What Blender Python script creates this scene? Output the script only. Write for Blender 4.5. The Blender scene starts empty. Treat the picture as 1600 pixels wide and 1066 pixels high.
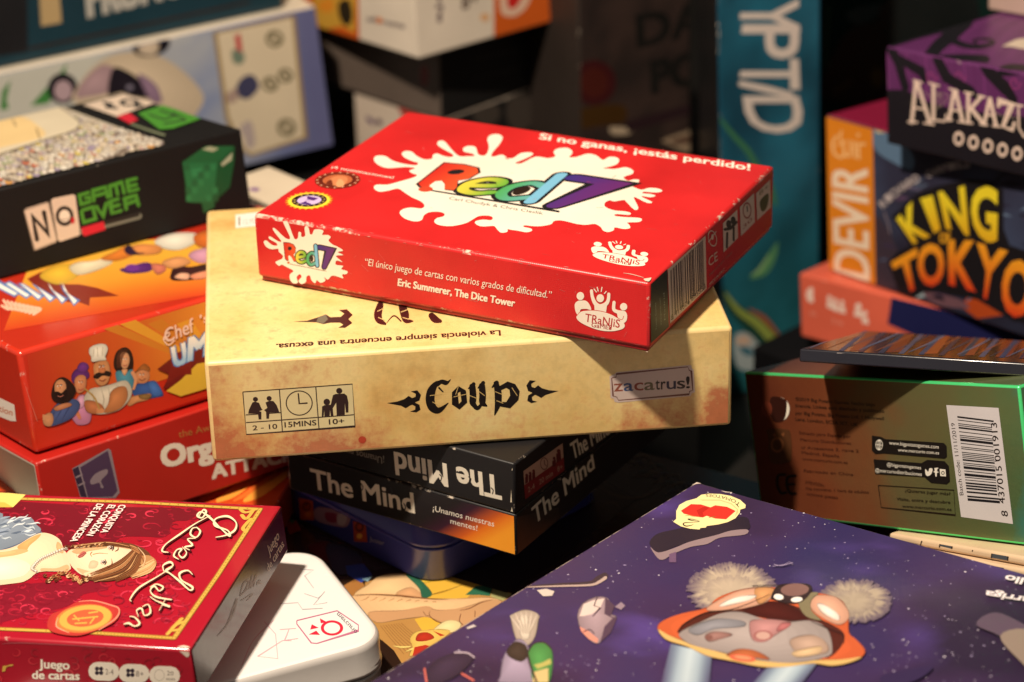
import bpy, bmesh, math, random
from mathutils import Vector, Matrix
from mathutils.geometry import tessellate_polygon
random.seed(7)
S = bpy.context.scene
COL = S.collection
R = math.radians
# ------------------------------------------------------------------ camera
F_PX, PITCH, ROLL, CAM_H = 3845.5, 0.44296, -0.02705, 0.4206      # focal length for a 1600 px wide picture
EYE = Vector((0, 0, CAM_H))
_cp, _sp = math.cos(PITCH), math.sin(PITCH)
FWD = Vector((0, _cp, -_sp))
_u0, _r0 = Vector((0, _sp, _cp)), Vector((1, 0, 0))
_cr, _sr = math.cos(ROLL), math.sin(ROLL)
RIGHT = _cr * _r0 + _sr * _u0
UP = -_sr * _r0 + _cr * _u0
cam_data = bpy.data.cameras.new('camera')
cam = bpy.data.objects.new('camera', cam_data)
COL.objects.link(cam)
cam.matrix_world = Matrix(((RIGHT.x, UP.x, -FWD.x, EYE.x), (RIGHT.y, UP.y, -FWD.y, EYE.y), (RIGHT.z, UP.z, -FWD.z, EYE.z), (0, 0, 0, 1)))
cam_data.sensor_width = 36.0
cam_data.lens = F_PX / 1600 * 36.0
cam_data.clip_start = 0.02
cam_data.clip_end = 50
cam_data.dof.use_dof = True
cam_data.dof.focus_distance = 0.755
cam_data.dof.aperture_fstop = 10.5
S.camera = cam
# ------------------------------------------------------------------ world, lamp, exposure
world = bpy.data.worlds.new('World'); S.world = world; world.use_nodes = True
bg = world.node_tree.nodes['Background']
bg.inputs['Color'].default_value = (1.0, 0.88, 0.74, 1)
bg.inputs['Strength'].default_value = 0.2
def lamp(name, loc, target, size, power, color):
    l = bpy.data.lights.new(name, 'AREA'); l.shape = 'DISK'; l.size = size; l.energy = power; l.color = color
    o = bpy.data.objects.new(name, l); COL.objects.link(o); o.location = loc
    o.rotation_euler = (Vector(target) - Vector(loc)).to_track_quat('-Z', 'Y').to_euler()
    return o
lamp('ceiling_lamp', (-0.27, 0.34, 0.98), (0.0, 0.75, 0.05), 0.048, 19.5, (1.0, 0.845, 0.67))
S.view_settings.view_transform = 'Standard'; S.view_settings.look = 'None'
S.view_settings.exposure = 0.0; S.view_settings.gamma = 1.0
S.render.engine = 'CYCLES'
S.cycles.use_denoising = True
S.cycles.max_bounces = 6
# ------------------------------------------------------------------ small helpers
def lin(c): return c / 12.92 if c <= 0.04045 else ((c + 0.055) / 1.055) ** 2.4
def hx(s, k=1.0):
    s = s.lstrip('#')
    return tuple(min(.9, lin(int(s[i:i + 2], 16) / 255) * k) for i in (0, 2, 4))
def mix(a, b, t): return tuple(a[i] * (1 - t) + b[i] * t for i in range(3))
def ray(x, y): return FWD + RIGHT * ((x - 800) / F_PX) - UP * ((y - 533) / F_PX)
def at_z(x, y, z):
    v = ray(x, y); return EYE + v * ((z - EYE.z) / v.z)
def tag(o, label=None, cat=None, group=None, kind=None):
    for k, v in (('label', label), ('category', cat), ('group', group), ('kind', kind)):
        if v: o[k] = v
    return o
def catmull(pts, n=5, closed=False):
    m = len(pts); out = []
    if m < 3: return list(pts)
    for i in range(m if closed else m - 1):
        g = (lambda k: pts[k % m]) if closed else (lambda k: pts[max(0, min(m - 1, k))])
        p0, p1, p2, p3 = g(i - 1), g(i), g(i + 1), g(i + 2)
        for j in range(n):
            t = j / n; t2 = t * t; t3 = t2 * t
            out.append(tuple(.5 * (2 * p1[d] + (p2[d] - p0[d]) * t + (2 * p0[d] - 5 * p1[d] + 4 * p2[d] - p3[d]) * t2 + (3 * p1[d] - p0[d] - 3 * p2[d] + p3[d]) * t3) for d in range(len(p1))))
    if not closed: out.append(pts[-1])
    return out
# ------------------------------------------------------------------ materials
def new_mat(name):
    m = bpy.data.materials.new(name); m.use_nodes = True
    n = m.node_tree.nodes; n.clear()
    return m, n, m.node_tree.links
def nd(n, t, **kw):
    o = n.new(t)
    for k, v in kw.items():
        if k in ('x',): continue
        setattr(o, k, v)
    return o
def card_mat(name, rough=0.38, spec=0.5, weave=0.0, wear=0.5, mottle=0.10, coat=0.0, metallic=0.0):
    """printed cardboard: colour from the printed ink (mesh colours), scuffed paper fibres on the folded edges"""
    m, n, l = new_mat(name)
    out = nd(n, 'ShaderNodeOutputMaterial'); b = nd(n, 'ShaderNodeBsdfPrincipled')
    l.new(b.outputs[0], out.inputs[0])
    col = nd(n, 'ShaderNodeAttribute', attribute_name='Col'); we = nd(n, 'ShaderNodeAttribute', attribute_name='wear')
    tc = nd(n, 'ShaderNodeTexCoord')
    nz = nd(n, 'ShaderNodeTexNoise'); nz.inputs['Scale'].default_value = 38; nz.inputs['Detail'].default_value = 6
    l.new(tc.outputs['Object'], nz.inputs['Vector'])
    mr = nd(n, 'ShaderNodeMapRange'); mr.inputs['From Min'].default_value = .3; mr.inputs['From Max'].default_value = .7
    mr.inputs['To Min'].default_value = 1 - mottle; mr.inputs['To Max'].default_value = 1 + mottle * .4
    l.new(nz.outputs['Fac'], mr.inputs['Value'])
    mul = nd(n, 'ShaderNodeVectorMath', operation='SCALE'); l.new(col.outputs['Color'], mul.inputs[0]); l.new(mr.outputs[0], mul.inputs['Scale'])
    nw = nd(n, 'ShaderNodeTexNoise'); nw.inputs['Scale'].default_value = 420; nw.inputs['Detail'].default_value = 5; nw.inputs['Roughness'].default_value = .7
    l.new(tc.outputs['Object'], nw.inputs['Vector'])
    nb = nd(n, 'ShaderNodeTexNoise'); nb.inputs['Scale'].default_value = 60; nb.inputs['Detail'].default_value = 2
    l.new(tc.outputs['Object'], nb.inputs['Vector'])
    ad = nd(n, 'ShaderNodeMath', operation='MULTIPLY_ADD'); l.new(nb.outputs['Fac'], ad.inputs[0]); ad.inputs[1].default_value = .9; l.new(nw.outputs['Fac'], ad.inputs[2])
    wr = nd(n, 'ShaderNodeMapRange'); wr.inputs['From Min'].default_value = 1.28 - .32 * wear; wr.inputs['From Max'].default_value = 1.40 - .32 * wear
    l.new(ad.outputs[0], wr.inputs['Value'])
    wm = nd(n, 'ShaderNodeMath', operation='MULTIPLY'); l.new(wr.outputs[0], wm.inputs[0]); l.new(we.outputs['Fac'], wm.inputs[1])
    mx = nd(n, 'ShaderNodeMix', data_type='RGBA'); l.new(wm.outputs[0], mx.inputs['Factor']); l.new(mul.outputs[0], mx.inputs['A']); mx.inputs['B'].default_value = (.62, .52, .42, 1)
    l.new(mx.outputs['Result'], b.inputs['Base Color'])
    rr = nd(n, 'ShaderNodeMapRange'); rr.inputs['To Min'].default_value = rough - .06; rr.inputs['To Max'].default_value = rough + .10
    l.new(nz.outputs['Fac'], rr.inputs['Value']); l.new(rr.outputs[0], b.inputs['Roughness'])
    b.inputs['Specular IOR Level'].default_value = spec; b.inputs['Coat Weight'].default_value = coat; b.inputs['Coat Roughness'].default_value = .12
    b.inputs['Metallic'].default_value = metallic
    bp = nd(n, 'ShaderNodeBump'); bp.inputs['Distance'].default_value = .0004; bp.inputs['Strength'].default_value = .10 + weave
    if weave:
        w1 = nd(n, 'ShaderNodeTexWave', wave_type='BANDS', bands_direction='X'); w2 = nd(n, 'ShaderNodeTexWave', wave_type='BANDS', bands_direction='Y'); w3 = nd(n, 'ShaderNodeTexWave', wave_type='BANDS', bands_direction='Z')
        for w in (w1, w2, w3):
            w.inputs['Scale'].default_value = 480; w.inputs['Distortion'].default_value = 1.2; l.new(tc.outputs['Object'], w.inputs['Vector'])
        a1 = nd(n, 'ShaderNodeMath', operation='ADD'); a2 = nd(n, 'ShaderNodeMath', operation='ADD')
        l.new(w1.outputs['Fac'], a1.inputs[0]); l.new(w2.outputs['Fac'], a1.inputs[1]); l.new(a1.outputs[0], a2.inputs[0]); l.new(w3.outputs['Fac'], a2.inputs[1])
        bp.inputs['Distance'].default_value = .00012
        l.new(a2.outputs[0], bp.inputs['Height'])
    else:
        nf = nd(n, 'ShaderNodeTexNoise'); nf.inputs['Scale'].default_value = 260; nf.inputs['Detail'].default_value = 3
        l.new(tc.outputs['Object'], nf.inputs['Vector']); l.new(nf.outputs['Fac'], bp.inputs['Height'])
    l.new(bp.outputs[0], b.inputs['Normal'])
    return m
M_CARD = card_mat('printed_card', .36, .5)
M_MATTE = card_mat('matte_card', .5, .4)
M_GLOSS = card_mat('glossy_card', .2, .5, coat=.3, mottle=.06)
M_LINEN = card_mat('linen_card', .34, .5, weave=.03, wear=.8, mottle=.16)
M_BLACK = card_mat('black_card', .38, .22, wear=.62)
M_WORN = card_mat('worn_edge_card', .36, .5, wear=1.15)
M_DULL = card_mat('dull_black_card', .8, .08, wear=0)
M_INK = card_mat('printed_ink', .38, .45, mottle=.05)
M_TIN = card_mat('painted_tin', .22, .5, mottle=.03, coat=.4, wear=0)
M_FILM = card_mat('film_wrapped_card', .22, .5, mottle=.1, coat=.35, wear=.2)

def parchment():
    m, n, l = new_mat('parchment_card')
    out = nd(n, 'ShaderNodeOutputMaterial'); b = nd(n, 'ShaderNodeBsdfPrincipled'); l.new(b.outputs[0], out.inputs[0])
    tc = nd(n, 'ShaderNodeTexCoord'); we = nd(n, 'ShaderNodeAttribute', attribute_name='wear'); st = nd(n, 'ShaderNodeAttribute', attribute_name='Col')
    big = nd(n, 'ShaderNodeTexNoise'); big.inputs['Scale'].default_value = 26; big.inputs['Detail'].default_value = 5; big.inputs['Roughness'].default_value = .62
    fine = nd(n, 'ShaderNodeTexNoise'); fine.inputs['Scale'].default_value = 240; fine.inputs['Detail'].default_value = 6; fine.inputs['Roughness'].default_value = .7
    for q in (big, fine): l.new(tc.outputs['Object'], q.inputs['Vector'])
    r1 = nd(n, 'ShaderNodeValToRGB'); e = r1.color_ramp.elements
    e[0].position = .30; e[0].color = (.62, .36, .11, 1); e[1].position = .62; e[1].color = (.83, .65, .29, 1)
    x = e.new(.45); x.color = (.75, .53, .20, 1)
    l.new(big.outputs['Fac'], r1.inputs['Fac'])
    # rusty red stains gather where the printed stain map (mesh colour, red channel) says
    sp = nd(n, 'ShaderNodeSeparateColor'); l.new(st.outputs['Color'], sp.inputs[0])
    ms = nd(n, 'ShaderNodeMath', operation='MULTIPLY_ADD'); l.new(fine.outputs['Fac'], ms.inputs[0]); ms.inputs[1].default_value = 2.4; l.new(sp.outputs[0], ms.inputs[2])
    ms2 = nd(n, 'ShaderNodeMath', operation='MULTIPLY_ADD'); l.new(big.outputs['Fac'], ms2.inputs[0]); ms2.inputs[1].default_value = .9; l.new(ms.outputs[0], ms2.inputs[2])
    mm = nd(n, 'ShaderNodeMapRange'); mm.inputs['From Min'].default_value = 1.82; mm.inputs['From Max'].default_value = 2.75; mm.inputs['To Max'].default_value = .85
    l.new(ms2.outputs[0], mm.inputs['Value'])
    mx = nd(n, 'ShaderNodeMix', data_type='RGBA'); l.new(mm.outputs[0], mx.inputs['Factor']); l.new(r1.outputs[0], mx.inputs['A']); mx.inputs['B'].default_value = (.40, .085, .04, 1)
    sc = nd(n, 'ShaderNodeMapRange'); sc.inputs['From Min'].default_value = .35; sc.inputs['From Max'].default_value = .65; sc.inputs['To Min'].default_value = .88; sc.inputs['To Max'].default_value = 1.06
    l.new(fine.outputs['Fac'], sc.inputs['Value'])
    mul = nd(n, 'ShaderNodeVectorMath', operation='SCALE'); l.new(mx.outputs['Result'], mul.inputs[0]); l.new(sc.outputs[0], mul.inputs['Scale'])
    ew = nd(n, 'ShaderNodeMix', data_type='RGBA'); wm = nd(n, 'ShaderNodeMath', operation='MULTIPLY'); l.new(we.outputs['Fac'], wm.inputs[0]); wm.inputs[1].default_value = .35
    l.new(wm.outputs[0], ew.inputs['Factor']); l.new(mul.outputs[0], ew.inputs['A']); ew.inputs['B'].default_value = (.80, .64, .34, 1)
    l.new(ew.outputs['Result'], b.inputs['Base Color']); b.inputs['Roughness'].default_value = .42; b.inputs['Specular IOR Level'].default_value = .4
    w1 = nd(n, 'ShaderNodeTexWave', wave_type='BANDS', bands_direction='X'); w3 = nd(n, 'ShaderNodeTexWave', wave_type='BANDS', bands_direction='Z')
    a1 = nd(n, 'ShaderNodeMath', operation='ADD')
    for w, i in ((w1, 0), (w3, 1)):
        w.inputs['Scale'].default_value = 420; w.inputs['Distortion'].default_value = 1.5; l.new(tc.outputs['Object'], w.inputs['Vector']); l.new(w.outputs['Fac'], a1.inputs[i])
    bp = nd(n, 'ShaderNodeBump'); bp.inputs['Distance'].default_value = .00006; bp.inputs['Strength'].default_value = .10; l.new(a1.outputs[0], bp.inputs['Height']); l.new(bp.outputs[0], b.inputs['Normal'])
    return m
M_PARCH = parchment()

def foil():
    """holographic foil: iridescent sheen painted as fixed colour along the sheet"""
    m, n, l = new_mat('holographic_foil')
    out = nd(n, 'ShaderNodeOutputMaterial'); b = nd(n, 'ShaderNodeBsdfPrincipled'); l.new(b.outputs[0], out.inputs[0])
    tc = nd(n, 'ShaderNodeTexCoord'); sx = nd(n, 'ShaderNodeSeparateXYZ'); l.new(tc.outputs['Object'], sx.inputs[0])
    we = nd(n, 'ShaderNodeAttribute', attribute_name='wear')
    nz = nd(n, 'ShaderNodeTexNoise'); nz.inputs['Scale'].default_value = 45; nz.inputs['Detail'].default_value = 4; l.new(tc.outputs['Object'], nz.inputs['Vector'])
    a = nd(n, 'ShaderNodeMath', operation='MULTIPLY_ADD'); l.new(sx.outputs[0], a.inputs[0]); a.inputs[1].default_value = 7.6; a.inputs[2].default_value = .28
    c = nd(n, 'ShaderNodeMath', operation='MULTIPLY_ADD'); l.new(nz.outputs['Fac'], c.inputs[0]); c.inputs[1].default_value = .42; l.new(a.outputs[0], c.inputs[2])
    r = nd(n, 'ShaderNodeValToRGB'); e = r.color_ramp.elements
    e[0].position = .05; e[0].color = (.20, .05, .024, 1); e[1].position = 1.0; e[1].color = (.07, .30, .24, 1)  # fixed ramp paints the shifting sheen, copper to green
    for p, k in ((.30, (.29, .085, .034, 1)), (.46, (.25, .12, .05, 1)), (.58, (.19, .16, .07, 1)), (.78, (.17, .19, .075, 1)), (.93, (.13, .22, .09, 1))):
        x = e.new(p); x.color = k
    l.new(c.outputs[0], r.inputs['Fac'])
    mx = nd(n, 'ShaderNodeMix', data_type='RGBA'); l.new(we.outputs['Fac'], mx.inputs['Factor']); l.new(r.outputs[0], mx.inputs['A']); mx.inputs['B'].default_value = (.10, .85, .28, 1)
    l.new(mx.outputs['Result'], b.inputs['Base Color']); b.inputs['Metallic'].default_value = .55; b.inputs['Roughness'].default_value = .30
    fn = nd(n, 'ShaderNodeTexNoise'); fn.inputs['Scale'].default_value = 500; l.new(tc.outputs['Object'], fn.inputs['Vector'])
    bp = nd(n, 'ShaderNodeBump'); bp.inputs['Distance'].default_value = .0003; bp.inputs['Strength'].default_value = .25; l.new(fn.outputs['Fac'], bp.inputs['Height']); l.new(bp.outputs[0], b.inputs['Normal'])
    return m
M_FOIL = foil()

def plain(name, c, rough=.6, noise=0.0, scale=30):
    m, n, l = new_mat(name)
    out = nd(n, 'ShaderNodeOutputMaterial'); b = nd(n, 'ShaderNodeBsdfPrincipled'); l.new(b.outputs[0], out.inputs[0])
    tc = nd(n, 'ShaderNodeTexCoord'); nz = nd(n, 'ShaderNodeTexNoise'); nz.inputs['Scale'].default_value = scale; nz.inputs['Detail'].default_value = 5
    l.new(tc.outputs['Object'], nz.inputs['Vector'])
    r = nd(n, 'ShaderNodeValToRGB'); e = r.color_ramp.elements
    e[0].position = .3; e[0].color = (*[v * (1 - noise) for v in c], 1); e[1].position = .7; e[1].color = (*[v * (1 + noise) for v in c], 1)
    l.new(nz.outputs['Fac'], r.inputs['Fac']); l.new(r.outputs[0], b.inputs['Base Color']); b.inputs['Roughness'].default_value = rough
    return m
# ------------------------------------------------------------------ mesh building
def mesh_obj(name, verts, faces, cols, mat, parent, wear=None, smooth=None):
    me = bpy.data.meshes.new(name); me.from_pydata(verts, [], faces)
    ca = me.color_attributes.new('Col', 'FLOAT_COLOR', 'CORNER')
    k = 0; data = []
    for fi, f in enumerate(faces):
        for _ in f:
            c = cols[k]; data += [c[0], c[1], c[2], 1.0]; k += 1
    ca.data.foreach_set('color', data)
    if wear is not None:
        wa = me.attributes.new('wear', 'FLOAT', 'FACE'); wa.data.foreach_set('value', wear)
    if smooth: me.polygons.foreach_set('use_smooth', smooth)
    me.materials.append(mat); me.validate()
    o = bpy.data.objects.new(name, me); COL.objects.link(o); o.parent = parent
    return o
_tc = {}
def text_tris(s, bold):
    key = (s, bold)
    if key not in _tc:
        cu = bpy.data.curves.new('t', 'FONT'); cu.body = s; cu.size = 1; cu.offset = bold; cu.resolution_u = 3; cu.fill_mode = 'FRONT'
        o = bpy.data.objects.new('t', cu); COL.objects.link(o)
        me = bpy.data.meshes.new_from_object(o.evaluated_get(bpy.context.evaluated_depsgraph_get()))
        me.calc_loop_triangles()
        V = [(v.co.x, v.co.y) for v in me.vertices]; T = [tuple(t.vertices) for t in me.loop_triangles]
        bpy.data.objects.remove(o); bpy.data.curves.remove(cu); bpy.data.meshes.remove(me)
        x0 = min((v[0] for v in V), default=0); x1 = max((v[0] for v in V), default=1)
        _tc[key] = ([((v[0] - x0) / max(1e-6, x1 - x0), v[1] / 0.729) for v in V], T)
    return _tc[key]
class Face:
    """one printed side of a thing: a rectangle in the world with its own (u, v) in metres"""
    def __init__(s, O, U, V, w, h, inv, pad=.0006):
        s.O, s.U, s.V, s.w, s.h, s.N, s.inv, s.layer, s.pad = O, U, V, w, h, U.cross(V), inv, 0, pad
    def uv(s, x, y):
        d = ray(x, y); t = (s.O - EYE).dot(s.N) / d.dot(s.N); p = EYE + d * t - s.O
        return (p.dot(s.U), p.dot(s.V))
    def pt(s, u, v, off): return s.inv @ (s.O + s.U * u + s.V * v + s.N * off)
STEP = 1.1e-6      # thickness of one layer of ink
class Ink:
    """printing on a Face: outlines, strokes and lettering laid down as thin flat layers of ink"""
    def __init__(s, face, fr=(0, 0, 1)):
        s.f = face; s.tris = []; s.at(*fr); s.painted = 0; s.lw = 0
    def at(s, x0, y0, k): s.map = lambda p: s.f.uv(x0 + p[0] / k, y0 + p[1] / k); return s
    def m3(s, src, dst, fr=None):
        """affine: three points of the drawing to three picture points on this face"""
        if fr: s.at(*fr)
        d = [s.map(q) for q in dst]; a, b, c = src
        det = (b[0] - a[0]) * (c[1] - a[1]) - (c[0] - a[0]) * (b[1] - a[1])
        def f(p):
            i = ((p[0] - a[0]) * (c[1] - a[1]) - (c[0] - a[0]) * (p[1] - a[1])) / det
            j = ((b[0] - a[0]) * (p[1] - a[1]) - (p[0] - a[0]) * (b[1] - a[1])) / det
            return (d[0][0] + i * (d[1][0] - d[0][0]) + j * (d[2][0] - d[0][0]), d[0][1] + i * (d[1][1] - d[0][1]) + j * (d[2][1] - d[0][1]))
        s.map = f; return s
    def direct(s): s.map = lambda p: p; return s
    def bulk(s, on=True):
        """scatter many small marks: let them share a few ink layers"""
        s.bk = s.f.layer if on else None
        if not on: s.f.layer = s.f.layer + 46 + int(getattr(s, 'bn', 0) * 1.3e-7 / STEP); s.bn = 0
        return s
    def _lay(s):
        if getattr(s, 'bk', None) is not None:
            s.bn = getattr(s, 'bn', 0) + 1; return .00006 + (s.bk + 1 + s.bn % 43) * STEP + s.bn * 1.3e-7
        s.f.layer += 1; return .00006 + s.f.layer * STEP
    def paint(s, v=1.0, lw=0): s.painted = v; s.lw = lw; return s
    def _add(s, P, T, C, z):
        for t in T: s.tris.append(([P[i] for i in t], [C[i] for i in t], z if not isinstance(z, list) else z[t[0]]))
    def poly(s, pts, col, sm=0, n=4, holes=()):
        raw = pts
        if sm: pts = catmull(pts, n, True)
        if getattr(s, 'painted', 0) and sm and not callable(col) and not holes and len(raw) > 3:
            # painted artwork: a few nested tones inside the outline, lighter towards the upper left of the drawing
            cx = sum(p[0] for p in pts) / len(pts); cy = sum(p[1] for p in pts) / len(pts); st = s.painted
            w = max(p[0] for p in pts) - min(p[0] for p in pts); h = max(p[1] for p in pts) - min(p[1] for p in pts)
            def inside(q):
                c = False
                for i in range(len(pts)):
                    a, b = pts[i - 1], pts[i]
                    if (a[1] > q[1]) != (b[1] > q[1]) and q[0] < (b[0] - a[0]) * (q[1] - a[1]) / (b[1] - a[1]) + a[0]: c = not c
                return c
            s.painted = 0; s.poly(pts, tuple(v * (1 - .30 * st) for v in col))
            for i in range(1, 7):
                t = i / 6; k = 1 - .80 * t; L = [(cx + (p[0] - cx) * k - w * .05 * t, cy + (p[1] - cy) * k - h * .06 * t) for p in pts]
                if not all(inside(q) for q in L[::2]): continue
                f = 1 - .30 * st + (.30 + .14) * st * t; s.poly(L, tuple(min(.9, v * f) for v in col))
            if s.lw: s.stroke(list(pts), [s.lw * (.55 + .45 * math.sin(i * .7)) for i in range(len(pts))], tuple(v * .30 + .008 for v in col), sm=0, closed=True)
            s.painted = st; return s
        loops = [[s.map(p) for p in pts]] + [[s.map(p) for p in (catmull(h, n, True) if sm else h)] for h in holes]
        P = [p for L in loops for p in L]
        T = tessellate_polygon([[Vector((p[0], p[1], 0)) for p in L] for L in loops])
        src = list(pts) + [p for h in holes for p in (catmull(h, n, True) if sm else h)]
        s._add(P, T, [col(p) if callable(col) else col for p in src], s._lay()); return s
    def grad(s, q, fn, n=8, m=8):
        """bilinear patch q (bl, br, tr, tl) coloured by fn(a, b)"""
        P = []; C = []
        U = [s.map(p) for p in q]
        for j in range(m + 1):
            for i in range(n + 1):
                a, b = i / n, j / m
                P.append(tuple((U[0][d] * (1 - a) + U[1][d] * a) * (1 - b) + (U[3][d] * (1 - a) + U[2][d] * a) * b for d in (0, 1))); C.append(fn(a, b))
        T = []
        for j in range(m):
            for i in range(n):
                k = j * (n + 1) + i; T += [(k, k + 1, k + n + 2), (k, k + n + 2, k + n + 1)]
        s._add(P, T, C, s._lay()); return s
    def ell(s, c, rx, ry=None, col=(1, 1, 1), n=28, hole=0.0, rot=0.0, metres=False):
        ry = ry or rx; ca, sa = math.cos(rot), math.sin(rot)
        ring = lambda k: [(rx * k * math.cos(2 * math.pi * i / n), ry * k * math.sin(2 * math.pi * i / n)) for i in range(n)]
        def put(L):
            L = [(x * ca - y * sa, x * sa + y * ca) for x, y in L]
            if metres:
                u0, v0 = s.map(c); return [(u0 + x, v0 + y) for x, y in L]
            return [s.map((c[0] + x, c[1] + y)) for x, y in L]
        a = put(ring(1)); z = s._lay()
        if hole:
            b = put(ring(hole)); P = a + b
            T = [t for i in range(n) for t in ((i, (i + 1) % n, n + i), ((i + 1) % n, n + (i + 1) % n, n + i))]
        else: P = a; T = [(0, i, i + 1) for i in range(1, n - 1)]
        s._add(P, T, [col] * len(P), z); return s
    def star(s, c, r, k, col, inner=.85):
        u0, v0 = s.map(c); L = [(u0 + r * (1 if i % 2 else inner) * math.cos(math.pi * i / k), v0 + r * (1 if i % 2 else inner) * math.sin(math.pi * i / k)) for i in range(2 * k)]
        old = s.map; s.map = lambda p: p; s.poly(L, col); s.map = old; return s
    def stroke(s, pts, w, col, sm=1, n=6, cap=True, closed=False):
        """a pen line; w below 1 is metres on the paper, otherwise units of the drawing; a list tapers it"""
        ws = list(w) if isinstance(w, (list, tuple)) else [w] * len(pts)
        metres = max(ws) < .05
        Q = [(p[0], p[1], ws[i]) for i, p in enumerate(pts)]
        if metres: Q = [(*s.map(q[:2]), q[2]) for q in Q]
        if sm and len(Q) > 2: Q = catmull(Q, n, closed)
        if closed: Q = Q + [Q[0]]
        m = len(Q); A = []; z0 = s._lay(); P = []; Z = []
        for i in range(m):
            a, b = Q[max(0, i - 1)], Q[min(m - 1, i + 1)]
            dx, dy = b[0] - a[0], b[1] - a[1]; L = math.hypot(dx, dy) or 1e-9
            h = Q[i][2] / 2
            if 0 < i < m - 1 and not sm:
                e = (Q[i][0] - Q[i - 1][0], Q[i][1] - Q[i - 1][1]); le = math.hypot(*e) or 1e-9
                h = h / max(.45, abs((e[0] * dx + e[1] * dy) / (le * L)))
            nx, ny = -dy / L * h, dx / L * h
            P += [(Q[i][0] + nx, Q[i][1] + ny), (Q[i][0] - nx, Q[i][1] - ny)]; Z += [z0 + .8e-6 * i / m] * 2
        T = [t for i in range(m - 1) for t in ((2 * i, 2 * i + 1, 2 * i + 3), (2 * i, 2 * i + 3, 2 * i + 2))]
        if cap and not closed:
            for e, o in ((0, 1), (m - 1, m - 2)):
                h = Q[e][2] / 2; a0 = math.atan2(Q[e][1] - Q[o][1], Q[e][0] - Q[o][0]); k = len(P)
                for j in range(7):
                    t = a0 - math.pi / 2 + math.pi * j / 6; P.append((Q[e][0] + h * math.cos(t), Q[e][1] + h * math.sin(t))); Z.append(Z[2 * e])
                T += [(k, k + j, k + j + 1) for j in range(1, 6)]
        C = [col(p) if callable(col) else col for p in P]
        if not metres: P = [s.map(p) for p in P]
        s._add(P, T, C, Z); return s
    def text(s, t, p0, p1, p2, col, bold=0.0):
        """lettering: baseline from p0 to p1, p2 = top of a capital above p0"""
        V, T = text_tris(t, 0); a, b, c = s.map(p0), s.map(p1), s.map(p2)
        cap = math.hypot(c[0] - a[0], c[1] - a[1]); wid = math.hypot(b[0] - a[0], b[1] - a[1]) or 1e-9
        bx, by = bold * 1.37 * cap / wid, bold * 1.37       # heavier lettering: the same letters inked again a hair to each side
        C = [col(v) if callable(col) else col for v in V]
        for ox, oy in (((-bx, -by * .7), (bx, -by * .7), (-bx, by * .7), (bx, by * .7), (0, 0)) if bold else ((0, 0),)):
            s._add([(a[0] + (x + ox) * (b[0] - a[0]) + (y + oy) * (c[0] - a[0]), a[1] + (x + ox) * (b[1] - a[1]) + (y + oy) * (c[1] - a[1])) for x, y in V], T, C, s._lay())
        return s
    def warp(s, t, fn, col, bold=0.0):
        V, T = text_tris(t, bold)
        return s._add([s.map(fn(x, y)) for x, y in V], T, [col(v) if callable(col) else col for v in V], s._lay()) or s
    def quad(s, t, q, col, bold=0.0, grow=0.0):
        """one letter stretched into the quad q (bl, br, tr, tl)"""
        cx = sum(p[0] for p in q) / 4; cy = sum(p[1] for p in q) / 4
        q = [(cx + (p[0] - cx) * (1 + grow), cy + (p[1] - cy) * (1 + grow)) for p in q]
        V, T = text_tris(t, bold); lo = min(v[1] for v in V); hi = max(v[1] for v in V); P = []
        for x, y in V:
            b = (y - lo) / (hi - lo); P.append(s.map(tuple((q[0][d] * (1 - x) + q[1][d] * x) * (1 - b) + (q[3][d] * (1 - x) + q[2][d] * x) * b for d in (0, 1))))
        s._add(P, T, [col((v[0], (v[1] - lo) / (hi - lo))) if callable(col) else col for v in V], s._lay()); return s
    def bars(s, q, n, col, seed=1, t0=0.0, t1=1.0):
        """barcode bars across the quad q (bl, br, tr, tl)"""
        rnd = random.Random(seed); U = [s.map(p) for p in q]; x = 0.0; z = s._lay()
        f = lambda a, b: tuple((U[0][d] * (1 - a) + U[1][d] * a) * (1 - b) + (U[3][d] * (1 - a) + U[2][d] * a) * b for d in (0, 1))
        tot = []
        for i in range(n): tot.append((rnd.choice((1, 1, 2, 3)), rnd.choice((1, 1, 2, 3))))
        W = sum(a + b for a, b in tot); k = 0
        for i, (a, b) in enumerate(tot):
            lo = t0 - (.07 if i in (0, 1, n // 2, n - 1, n - 2) else 0)
            s._add([f(k / W, lo), f((k + a) / W, lo), f((k + a) / W, t1), f(k / W, t1)], [(0, 1, 2), (0, 2, 3)], [col] * 4, z); k += a + b
        return s
    def out(s, name, parent, mat=None, label=None):
        f = s.f; verts = []; faces = []; cols = []; lo = f.pad; U1, V1 = f.w - f.pad, f.h - f.pad
        for P, C, z in s.tris:
            L = [(p[0], p[1], *c) for p, c in zip(P, C)]
            for ax, lim, sg in ((0, lo, 1), (0, U1, -1), (1, lo, 1), (1, V1, -1)):
                o = []
                for i in range(len(L)):
                    a, b = L[i - 1], L[i]; da, db = sg * (a[ax] - lim), sg * (b[ax] - lim)
                    if (da >= 0) != (db >= 0):
                        t = da / (da - db); o.append(tuple(a[k] + (b[k] - a[k]) * t for k in range(5)))
                    if db >= 0: o.append(b)
                L = o
                if len(L) < 3: break
            if len(L) < 3: continue
            k = len(verts); verts += [f.pt(p[0], p[1], z) for p in L]; faces.append(tuple(range(k, k + len(L)))); cols += [p[2:5] for p in L]
        if not verts: return None
        o = mesh_obj(name, verts, faces, cols, mat or M_INK, parent)
        if label: o['label'] = label
        s.tris = []
        return o
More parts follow.
